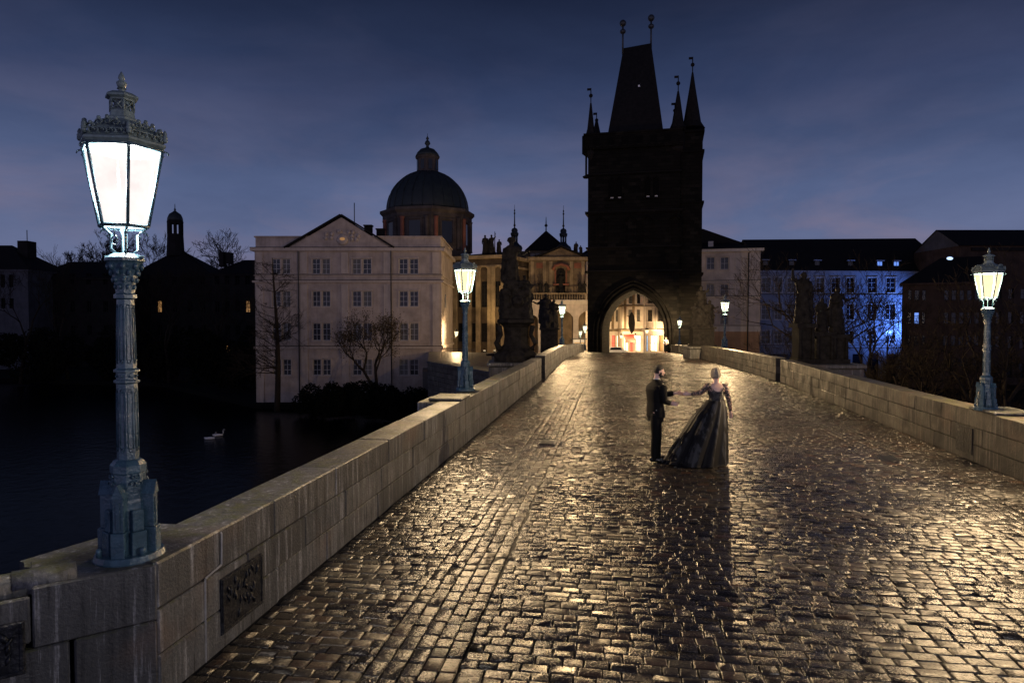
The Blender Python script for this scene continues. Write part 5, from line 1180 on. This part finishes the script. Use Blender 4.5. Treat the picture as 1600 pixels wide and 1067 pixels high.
def lace():
    m = mat('black_lace', (.01, .01, .012), .5); t = m.node_tree; b = t.nodes['Principled BSDF']; o = N(t, 'ShaderNodeTexCoord').outputs['Object']
    v = N(t, 'ShaderNodeTexVoronoi', i={0: o, 'Scale': 34, 'Randomness': 1}); v.feature = 'F1'
    n = N(t, 'ShaderNodeTexNoise', i={0: o, 'Scale': 60, 'Detail': 2}).outputs[0]
    f = mth(t, 'ADD', v.outputs[0], mth(t, 'MULTIPLY', n, .35))
    t.links.new(ramp(t, f, [(.50, (.008, .008, .010)), (.74, (.008, .008, .010)), (.80, (.45, .28, .22))]), b.inputs['Base Color']); return m
M['lace'] = lace()
def sequin():
    m = mat('black_sequins', (.012, .012, .015), .25); t = m.node_tree; b = t.nodes['Principled BSDF']; o = N(t, 'ShaderNodeTexCoord').outputs['Object']
    v = N(t, 'ShaderNodeTexVoronoi', i={0: o, 'Scale': 55}); t.links.new(ramp(t, v.outputs[0], [(.0, (.30, .30, .34)), (.28, (.015, .015, .018)), (.6, (.008, .008, .01))]), b.inputs['Base Color'])
    bp = N(t, 'ShaderNodeBump', i={'Strength': 1, 'Distance': .01, 'Height': v.outputs[0]}); t.links.new(bp.outputs[0], b.inputs['Normal']); return m
M['sequin'] = sequin()
def tulle():
    m = mat('black_tulle', (.012, .012, .015), .55); t = m.node_tree; b = t.nodes['Principled BSDF']
    a = N(t, 'ShaderNodeAttribute', attribute_name='fold').outputs[2]
    mpg = N(t, 'ShaderNodeMapping', i={0: N(t, 'ShaderNodeTexCoord').outputs['Object']}); mpg.inputs['Scale'].default_value = (7, 7, 1.1); mpg.inputs['Rotation'].default_value = (0, math.radians(24), 0)
    n = N(t, 'ShaderNodeTexNoise', i={0: mpg.outputs[0], 'Scale': 1.0, 'Detail': 4}).outputs[0]
    f = mth(t, 'MULTIPLY', a, ramp(t, n, [(.44, (.0,)*3), (.60, (1, 1, 1))]))
    t.links.new(ramp(t, f, [(.25, (.006, .006, .008)), (1, (.07, .073, .082))]), b.inputs['Base Color'])  # light caught on the folds is painted into the colour
    tp = N(t, 'ShaderNodeBsdfTransparent'); mx = N(t, 'ShaderNodeMixShader', i={0: mth(t, 'MULTIPLY_ADD', f, .12, .84), 1: tp.outputs[0], 2: b.outputs[0]}); t.links.new(mx.outputs[0], t.nodes['Material Output'].inputs[0])
    b.inputs['Sheen Weight'].default_value = .05; b.inputs['Specular IOR Level'].default_value = .2; b.inputs['Sheen Roughness'].default_value = .4; return m
M['tulle'] = tulle()
def skin_mesh(name, chains, m, parent, sub=2, root=0):
    """chains: list of (list of (x,y,z,r)), shared joints merge by position"""
    vs = []; rs = []; es = []; key = {}
    for ch in chains:
        prev = None
        for (x, y, z, r) in ch:
            k = (round(x, 4), round(y, 4), round(z, 4))
            if k not in key: key[k] = len(vs); vs.append((x, y, z)); rs.append(r)
            i = key[k]
            if prev is not None and prev != i: es.append((prev, i))
            prev = i
    me = bpy.data.meshes.new(name); me.from_pydata(vs, es, []); me.materials.append(M[m])
    o = bpy.data.objects.new(name, me); COL.objects.link(o); o.parent = parent
    sk = o.modifiers.new('skin', 'SKIN'); sk.use_smooth_shade = True
    d = me.skin_vertices[0].data
    for i, r in enumerate(rs):
        rr = r if isinstance(r, tuple) else (r, r); d[i].radius = rr
    d[root].use_root = True
    sb = o.modifiers.new('subdivision', 'SUBSURF'); sb.levels = sub; sb.render_levels = sub; return o
def hand(chs, w, dirv, palm, up, curl_=.5, s=1.0, thumb=1):
    """fingers as chains rooted in the palm: w wrist point, dirv hand direction, up = towards thumb side"""
    w = Vector(w); d = Vector(dirv).normalized(); u = Vector(up); u = (u-d*u.dot(d)).normalized(); n = d.cross(u)*palm
    pm = w+d*.045*s; chs.append([(*w, .024*s), (*pm, (.030*s, .022*s))]); 
    for i, (o, l) in enumerate(((.026, .075), (.009, .085), (-.009, .078), (-.025, .060))):
        a = pm+u*o*s; b = w+d*.09*s+u*o*s*1.15; c = b+(d*math.cos(curl_)+n*math.sin(curl_))*l*.5*s; e = c+(d*math.cos(curl_*2.1)+n*math.sin(curl_*2.1))*l*.5*s
        chs.append([(*pm, (.030*s, .022*s)), (*b, .0105*s), (*c, .0095*s), (*e, .008*s)])
    a = w+d*.035*s+u*.034*s; b = w+d*.065*s+u*.055*s+n*.012*s; c = b+(d*.9+u*.2+n*.35).normalized()*.032*s
    chs.append([(*pm, (.030*s, .022*s)), (*a, .012*s), (*b, .011*s), (*c, .009*s)])
def head(parent, c, yaw, r=.1, pitch=0.0, roll=0.0):
    """sculpted head, face towards local +x turned by yaw"""
    n, k = 32, 24; vs = []; fs = []
    for j in range(k+1):
        t = PI*j/k; zz = -math.cos(t)
        for i in range(n):
            a = 2*PI*i/n; ca, sa = math.cos(a), math.sin(a); st = math.sin(t)
            x = ca*st*.98; y = sa*st*.76; z_ = zz*1.22
            if zz < 0: x += .12*(-zz)*st*(1 if ca > 0 else -.9); y *= 1-.28*(-zz); x *= 1 if ca > 0 else 1+.15*zz
            f = max(0, ca)**6
            nose = math.exp(-((zz+.12)/.15)**2)*math.exp(-(y/.13)**2)*(.26 if zz < -.12 else .18)*(ca > 0); x += nose
            eye = math.exp(-((zz-.10)/.10)**2)*math.exp(-((abs(y)-.30)/.15)**2)*.10*(ca > 0); x -= eye
            brow = math.exp(-((zz-.25)/.07)**2)*.04*(ca > .3); x += brow
            lips = math.exp(-((zz+.46)/.06)**2)*math.exp(-(y/.2)**2)*.06*(ca > 0); x += lips
            chin = math.exp(-((zz+.78)/.12)**2)*math.exp(-(y/.25)**2)*.09*(ca > 0); x += chin
            vs.append((x, y, z_))
        if j < k: 
            for i in range(n): fs.append((j*n+i, j*n+(i+1) % n, (j+1)*n+(i+1) % n, (j+1)*n+i))
    g = MB(); g.add(vs, fs, 0, True)
    for s in (-1, 1):
        g.lathe([(.02, -.26), (.13, -.12), (.2, .08), (.14, .22), (.03, .26)], 8, c=(-.08, s*.78, -.02), sx=.8, sy=.28)
    o = g.build('head', 'skin', parent); o.location = c; o.scale = (r, r, r); o.rotation_euler = (roll, pitch, yaw)
    for s in (-1, 1):
        e = MB(); e.ball((.80, s*.30, .10), .10, 10); e.build('eye', 'shirt', o)
        e = MB(); e.ball((.868, s*.30, .10), .045, 8); e.build('iris', 'hair_dark', o)
    e = MB(); e.tube([(.90, -.2, -.555), (.965, 0, -.55), (.90, .2, -.555)], [.02, .05, .02], 6); e.build('lips', 'red' if False else 'skin', o)
    return o
def cap_hair(h, m, fn, name='hair'):
    n, k = 32, 20; vs = []; fs = []
    for j in range(k+1):
        t = PI*j/k
        for i in range(n):
            a = 2*PI*i/n; st = math.sin(t); x, y, z_ = math.cos(a)*st, math.sin(a)*st, -math.cos(t); R = fn(x, y, z_); vs.append((x*.98*R, y*.80*R, z_*1.22*R))
    for j in range(k):
        for i in range(n): fs.append((j*n+i, j*n+(i+1) % n, (j+1)*n+(i+1) % n, (j+1)*n+i))
    g = MB(); g.add(vs, fs, 0, True); return g.build(name, m, h)
def loft(g, rings, n=24, mi=0, cap=True, cut=None):
    """rings: (x, y, z, rx, ry, angle)"""
    vs = []; fs = []
    for (x, y, z_, rx, ry, an) in rings:
        ca, sa = math.cos(an), math.sin(an)
        for i in range(n):
            a = 2*PI*i/n; u, v = math.cos(a), math.sin(a); u = math.copysign(abs(u)**.85, u)*rx; v = math.copysign(abs(v)**.85, v)*ry
            vs.append((x+u*ca-v*sa, y+u*sa+v*ca, z_))
    for j in range(len(rings)-1):
        for i in range(n):
            q = (j*n+i, j*n+(i+1) % n, (j+1)*n+(i+1) % n, (j+1)*n+i)
            if cut and cut(sum((Vector(vs[k]) for k in q), Vector())/4): continue
            fs.append(q)
    if cap: fs.append(list(range(n))[::-1]); fs.append([(len(rings)-1)*n+i for i in range(n)])
    g.add(vs, fs, mi, True)
def handm(g, chs):
    for c in chs:
        g.tube([Vector(p[:3]) for p in c], [p[3] if not isinstance(p[3], tuple) else p[3][1] for p in c], 8)
def palm_(g, w, d, u, s=1.0):
    w = Vector(w); d = Vector(d).normalized(); u = Vector(u); u = (u-d*u.dot(d)).normalized()
    for o in (-.022, 0, .022): g.tube([w+u*o*.6*s, w+d*.05*s+u*o*s, w+d*.092*s+u*o*s*1.1], [.017*s, .015*s, .012*s], 8)
# ---- groom: faces right, turned a little away; head in profile
P = gp(1025, 721, 0); gr = thing('person', 'man in black suit standing in profile, reaching for the hand of the woman', 'person', (P.x, P.y, 0.004), YAW, 'couple on the bridge')
TA = math.radians(28); ST = ((-1, -.055), (1, .055))
sh = lambda sd, fz, k=.185: Vector((-.015-math.sin(TA)*k*sd, math.cos(TA)*k*sd, fz))
L_sh, R_sh = sh(1, 1.435), sh(-1, 1.435)
Lel = Vector((.13, .20, 1.235)); Lw = Vector((.385, .10, 1.275)); Rel = Vector((.10, -.215, 1.165)); Rw = Vector((.235, -.10, 1.105))
g = MB()
loft(g, [(-.01, 0, .93, .09, .13, TA), (-.015, 0, 1.1, .085, .13, TA), (-.02, 0, 1.35, .10, .15, TA), (-.015, 0, 1.46, .07, .12, TA), (-.005, 0, 1.505, .055, .06, TA), (.0, 0, 1.55, .056, .054, 0), (.018, 0, 1.63, .058, .052, 0)])
for sgn, a_, e_, w_ in ((1, L_sh, Lel, Lw), (-1, R_sh, Rel, Rw)): g.tube([a_, e_, w_], [.05, .038, .027], 10)
hs = []; hand(hs, Lw, (1, -.10, -.06), 1, (0, -.3, 1), .30); hand(hs, Rw, (1, .25, -.18), 1, (0, .3, 1), .5); handm(g, hs); palm_(g, Lw, (1, -.10, -.06), (0, -.3, 1)); palm_(g, Rw, (1, .25, -.18), (0, .3, 1))
for s, x2 in ST: g.tube([(-.01+x2*.3, s*.085, .95), (x2*.6+.01, s*.09, .5), (x2, s*.10, .07)], [.08, .05, .036], 10)
remesh(g.build('body', 'skin', gr), .009)
h = head(gr, (.042, 0, 1.688), .04, .100, .02)
def hm(x, y, z_):
    top = z_ > .42 and x < .72; backh = x < -.05 and z_ > -.28; side = abs(y) > .5 and z_ > .18 and x < .35
    return 1.12 if top else (1.06 if (backh or side) else .88)
cap_hair(h, 'hair_dark', hm)
cap_hair(h, 'hair_dark', lambda x, y, z_: 1.075 if (-.97 < z_ < -.52 and x > .0) or (abs(y) > .62 and -.8 < z_ < -.05 and .0 < x < .45) or (-.44 < z_ < -.30 and x > .75) else .86, 'beard')
g = MB()
loft(g, [(-.012, 0, .845, .135, .20, TA), (-.014, 0, .90, .135, .198, TA), (-.018, 0, 1.0, .128, .190, TA), (-.022, 0, 1.12, .118, .178, TA), (-.026, 0, 1.25, .125, .195, TA), (-.026, 0, 1.36, .130, .215, TA), (-.020, 0, 1.43, .112, .205, TA), (-.010, 0, 1.475, .085, .15, TA), (-.003, 0, 1.515, .070, .088, TA), (0, 0, 1.55, .066, .070, TA)], 28)
for a_, e_, w_ in ((L_sh, Lel, Lw), (R_sh, Rel, Rw)):
    w2 = e_.lerp(w_, .86); g.tube([a_+Vector((0, 0, .01)), a_.lerp(e_, .3)+Vector((0, 0, -.005)), a_.lerp(e_, .7), e_, e_.lerp(w2, .5), w2], [.082, .076, .066, .060, .052, .045], 14)
for s in (-1, 1):      # lapel and skirt edges
    f = Vector((math.cos(TA), math.sin(TA), 0)); q = Vector((-f.y, f.x, 0))*s
    g.tube([f*.075+q*.05+Vector((-.01, 0, 1.50)), f*.125+q*.045+Vector((-.02, 0, 1.36)), f*.13+q*.012+Vector((-.02, 0, 1.12))], [.012, .018, .008], 6)
remesh(g.build('jacket', 'suit', gr), .011)
g = MB()
loft(g, [(-.012, 0, .76, .115, .168, TA), (-.012, 0, .86, .122, .176, TA), (-.012, 0, .96, .118, .165, TA)], 24)
for s, x2 in ST: g.tube([(-.012+x2*.2, s*.082, .90), (-.005+x2*.4, s*.088, .72), (x2*.7+.006, s*.092, .48), (x2*.9-.004, s*.098, .26), (x2, s*.10, .09), (x2+.004, s*.10, .055)], [.100, .098, .078, .066, .062, .064], 16)
remesh(g.build('trousers', 'suit', gr), .011)
for s, x2 in ST:
    g = MB(); g.tube([(x2-.085, s*.10, .05), (x2-.05, s*.10, .062), (x2+.02, s*.104, .056), (x2+.10, s*.108, .042), (x2+.18, s*.112, .036), (x2+.215, s*.112, .03)], [.03, .046, .046, .044, .036, .014], 14)
    g.v = [(x, y, max(.0, z_)) for x, y, z_ in g.v]; g.build('shoe', 'shoe', gr)
g = MB(); g.lathe([(.060, 1.535), (.064, 1.568)], 18, c=(.002, 0, 0), cap=False); g.build('shirt_collar', 'shirt', gr)
g = MB(); g.ball((-.035, -.165, .985), .009, 8); g.build('button', 'whitep', gr)
# ---- bride: seen from behind
P = gp(1112, 722, 0); br = thing('person', 'woman in black lace gown with long tulle train, seen from behind', 'person', (P.x, P.y, 0.004), YAW, 'couple on the bridge')
px2x = lambda px: (px-1112)/83.4
tx = px2x(1118)
Ls, Rs = Vector((tx-.162, 0, 1.425)), Vector((tx+.165, 0, 1.415))
Lel = Vector((px2x(1093), .01, 1.295)); Lw = Vector((px2x(1077), -.0, 1.272)); Rel = Vector((px2x(1137), -.03, 1.17)); Rw = Vector((px2x(1141), .0, .955))
g = MB()
TR = [(tx, 0, 1.0, .165, .12, 0), (tx, 0, 1.10, .135, .105, 0), (tx, 0, 1.16, .122, .098, 0), (tx, 0, 1.24, .130, .100, 0), (tx, .005, 1.33, .150, .105, 0), (tx, .0, 1.40, .165, .085, 0), (tx, .0, 1.445, .135, .06, 0), (tx, .004, 1.475, .075, .05, 0), (tx, .006, 1.50, .052, .048, 0), (tx, .012, 1.59, .047, .046, 0)]
loft(g, TR, 28)
for a_, e_, w_ in ((Ls, Lel, Lw), (Rs, Rel, Rw)): g.tube([a_, a_.lerp(e_, .5), e_, w_], [.048, .042, .034, .024], 10)
hs = []; hand(hs, Lw, (-1, .1, .02), -1, (0, .2, 1), .45, .9); hand(hs, Rw, (.10, 0, -1), -1, (-.6, .6, 0), .3, .9); handm(g, hs); palm_(g, Lw, (-1, .1, .02), (0, .2, 1), .85); palm_(g, Rw, (.1, 0, -1), (-.6, .6, 0), .85)
remesh(g.build('body', 'skin', br), .009)
h = head(br, (tx-.01, .02, 1.642), PI/2+.30, .096)
def hb(x, y, z_): return 1.17+.02*math.sin(y*14+z_*9) if (x < .5 or z_ > .45) and z_ > -.55 and not (x > .55) else .86
cap_hair(h, 'hair_blonde', hb)
g = MB()
for i in range(15):
    a = i*2.4; rr = .10+.033*i; g.ball((-.72+.08*math.cos(a*1.3), math.cos(a)*rr*.8, -.10+math.sin(a)*rr*.95), .32, 8, sz=.8)
remesh(g.build('updo', 'hair_blonde', h), .05)
g = MB()
for s in (-1,): g.ball((-.1, s*.84, -.35), .05, 6)
g.build('earring', 'whitep', h)
def grow(r, k): return [(x, y, z_, rx+k, ry+k, an) for x, y, z_, rx, ry, an in r]
def scoop(p): return p.y < 0.01 and p.z > 1.33+.95*(p.x-tx)**2*6 and abs(p.x-tx) < .125
def dens(r, m=4):
    o = []
    for q0, q1 in zip(r, r[1:]):
        for i in range(m): f = i/m; o.append(tuple(x*(1-f)+y*f for x, y in zip(q0, q1)))
    return o+[r[-1]]
g = MB(); loft(g, dens(grow(TR[1:5], .010)), 48, cap=False, cut=scoop); g.build('bodice', 'sequin', br)
g = MB(); loft(g, dens(grow(TR[4:7], .012), 6), 48, cap=False, cut=lambda p: scoop(p) or (abs(p.x-tx) < .085 and p.z > 1.40)); g.build('lace_yoke', 'lace', br)
for a_, e_, w_ in ((Ls, Lel, Lw), (Rs, Rel, Rw)):
    g = MB(); w2 = e_.lerp(w_, .93); s_ = -1 if a_.x < tx else 1
    g.tube([a_+Vector((-s_*.05, 0, .012)), a_+Vector((0, 0, .004)), a_.lerp(e_, .35), a_.lerp(e_, .7), e_, e_.lerp(w2, .5), w2], [.052, .062, .055, .050, .044, .038, .031], 14)
    g.build('lace_sleeve', 'lace', br)
# skirt with train: lofted rings
n, k = 144, 34; vs = []; fs = []; fold = []
for j in range(k+1):
    t = j/k; zz = 1.16*(1-t)
    Lx = px2x(float(np.interp(t, [0, .04, .2, .5, .8, 1], [1103.5, 1101, 1086, 1066, 1048, 1040]))); Rx = px2x(float(np.interp(t, [0, .04, .2, .6, 1], [1130, 1131.5, 1133.5, 1133, 1131])))
    cx = (Lx+Rx)/2; hwx = (Rx-Lx)/2*1.03; hdy = .108+(.46-.108)*t**.8; cy = -.01-.10*t
    for i in range(n):
        a = 2*PI*i/n; f = .5+.5*math.sin(a*13+2.6*math.sin(a*2+.5)+1.3*math.sin(a*5+t*1.5)+t*1.2); f2 = .5+.5*math.sin(a*37+2*math.sin(a*3)+t*3)
        am = .10*t**.7; R = 1-am+am*f*1.3+.02*t*f2
        x = cx+math.cos(a)*hwx*R; y = cy+math.sin(a)*hdy*R
        if t > .8 and math.cos(a) < -.3: x -= (t-.8)*.5*(-math.cos(a)-.3); y -= (t-.8)*.5*(-math.cos(a)-.3)
        z_ = zz+.02*math.sin(a*9)*t if j < k else .006+.012*f
        vs.append((x, y, max(.005, z_))); fold.append(f*.75+f2*.25)
for j in range(k):
    for i in range(n): fs.append((j*n+i, j*n+(i+1) % n, (j+1)*n+(i+1) % n, (j+1)*n+i))
ins = []
for q, (x, y, z_) in enumerate(vs):
    t = (q//n)/k; Lx = px2x(float(np.interp(t, [0, .2, .5, .8, 1], [1104, 1088, 1072, 1060, 1054]))); Rx = px2x(float(np.interp(t, [0, .2, 1], [1129.5, 1131.5, 1129]))); i = q % n; a = 2*PI*i/n
    ins.append(((Lx+Rx)/2+math.cos(a)*(Rx-Lx)/2*(1+.03*math.sin(a*11+t*2)), y*.86, z_))
g = MB(); g.add(ins, fs, 0, True); g.build('underskirt', 'suit', br, fix=False)
g = MB(); g.add(vs, fs, 0, True); sk = g.build('skirt', 'tulle', br, fix=False)
at_ = sk.data.attributes.new('fold', 'FLOAT', 'POINT'); at_.data.foreach_set('value', fold)
# puddled tulle at the end of the train
g = MB(); r = random.Random(4)
for i in range(16):
    x0 = px2x(1030)+r.uniform(0, .5); y0 = r.uniform(-.42, -.12); g.tube([(x0, y0, .02), (x0+.06, y0-.04, .05+r.random()*.03), (x0+.13, y0+.02, .03), (x0+.2, y0, .015)], [.01, .035, .03, .008], 7)
g.build('train_ruffle', 'tulle', br)
# waitress-sized passer-by at the arch
P = xy(G(1040.5, 77)); zg = road_z(P.y); pb = thing('person', 'small passer by in white jacket and dark trousers beside the tower arch', 'person', (P.x, P.y, zg), YAW)
skin_mesh('body', [[(0, 0, .95, .12), (0, 0, 1.2, .11), (0, 0, 1.42, .12), (0, 0, 1.52, .05), (0, 0, 1.66, .09), (0, 0, 1.74, .07)]]+[[(0, 0, .95, .12), (s*.1, 0, .88, .08), (s*.11, 0, .5, .06), (s*.12, 0, .08, .045), (s*.13, -.12, .04, .035)] for s in (-1, 1)]+[[(0, 0, 1.42, .12), (s*.2, 0, 1.42, .05), (s*.27, 0, 1.15, .04), (s*.2, -.15, 1.0, .035)] for s in (-1, 1)], 'skin', pb, 1)
skin_mesh('jacket', [[(0, 0, .9, .16), (0, 0, 1.2, .15), (0, 0, 1.42, .15), (0, 0, 1.5, .08)]]+[[(0, 0, 1.42, .15), (s*.2, 0, 1.40, .075), (s*.27, 0, 1.15, .065), (s*.22, -.1, 1.05, .055)] for s in (-1, 1)], 'whitep', pb, 1)
skin_mesh('trousers', [[(0, 0, .93, .14), (s*.1, 0, .85, .1), (s*.11, 0, .5, .08), (s*.12, 0, .1, .07)] for s in (-1, 1)], 'suit', pb, 1)
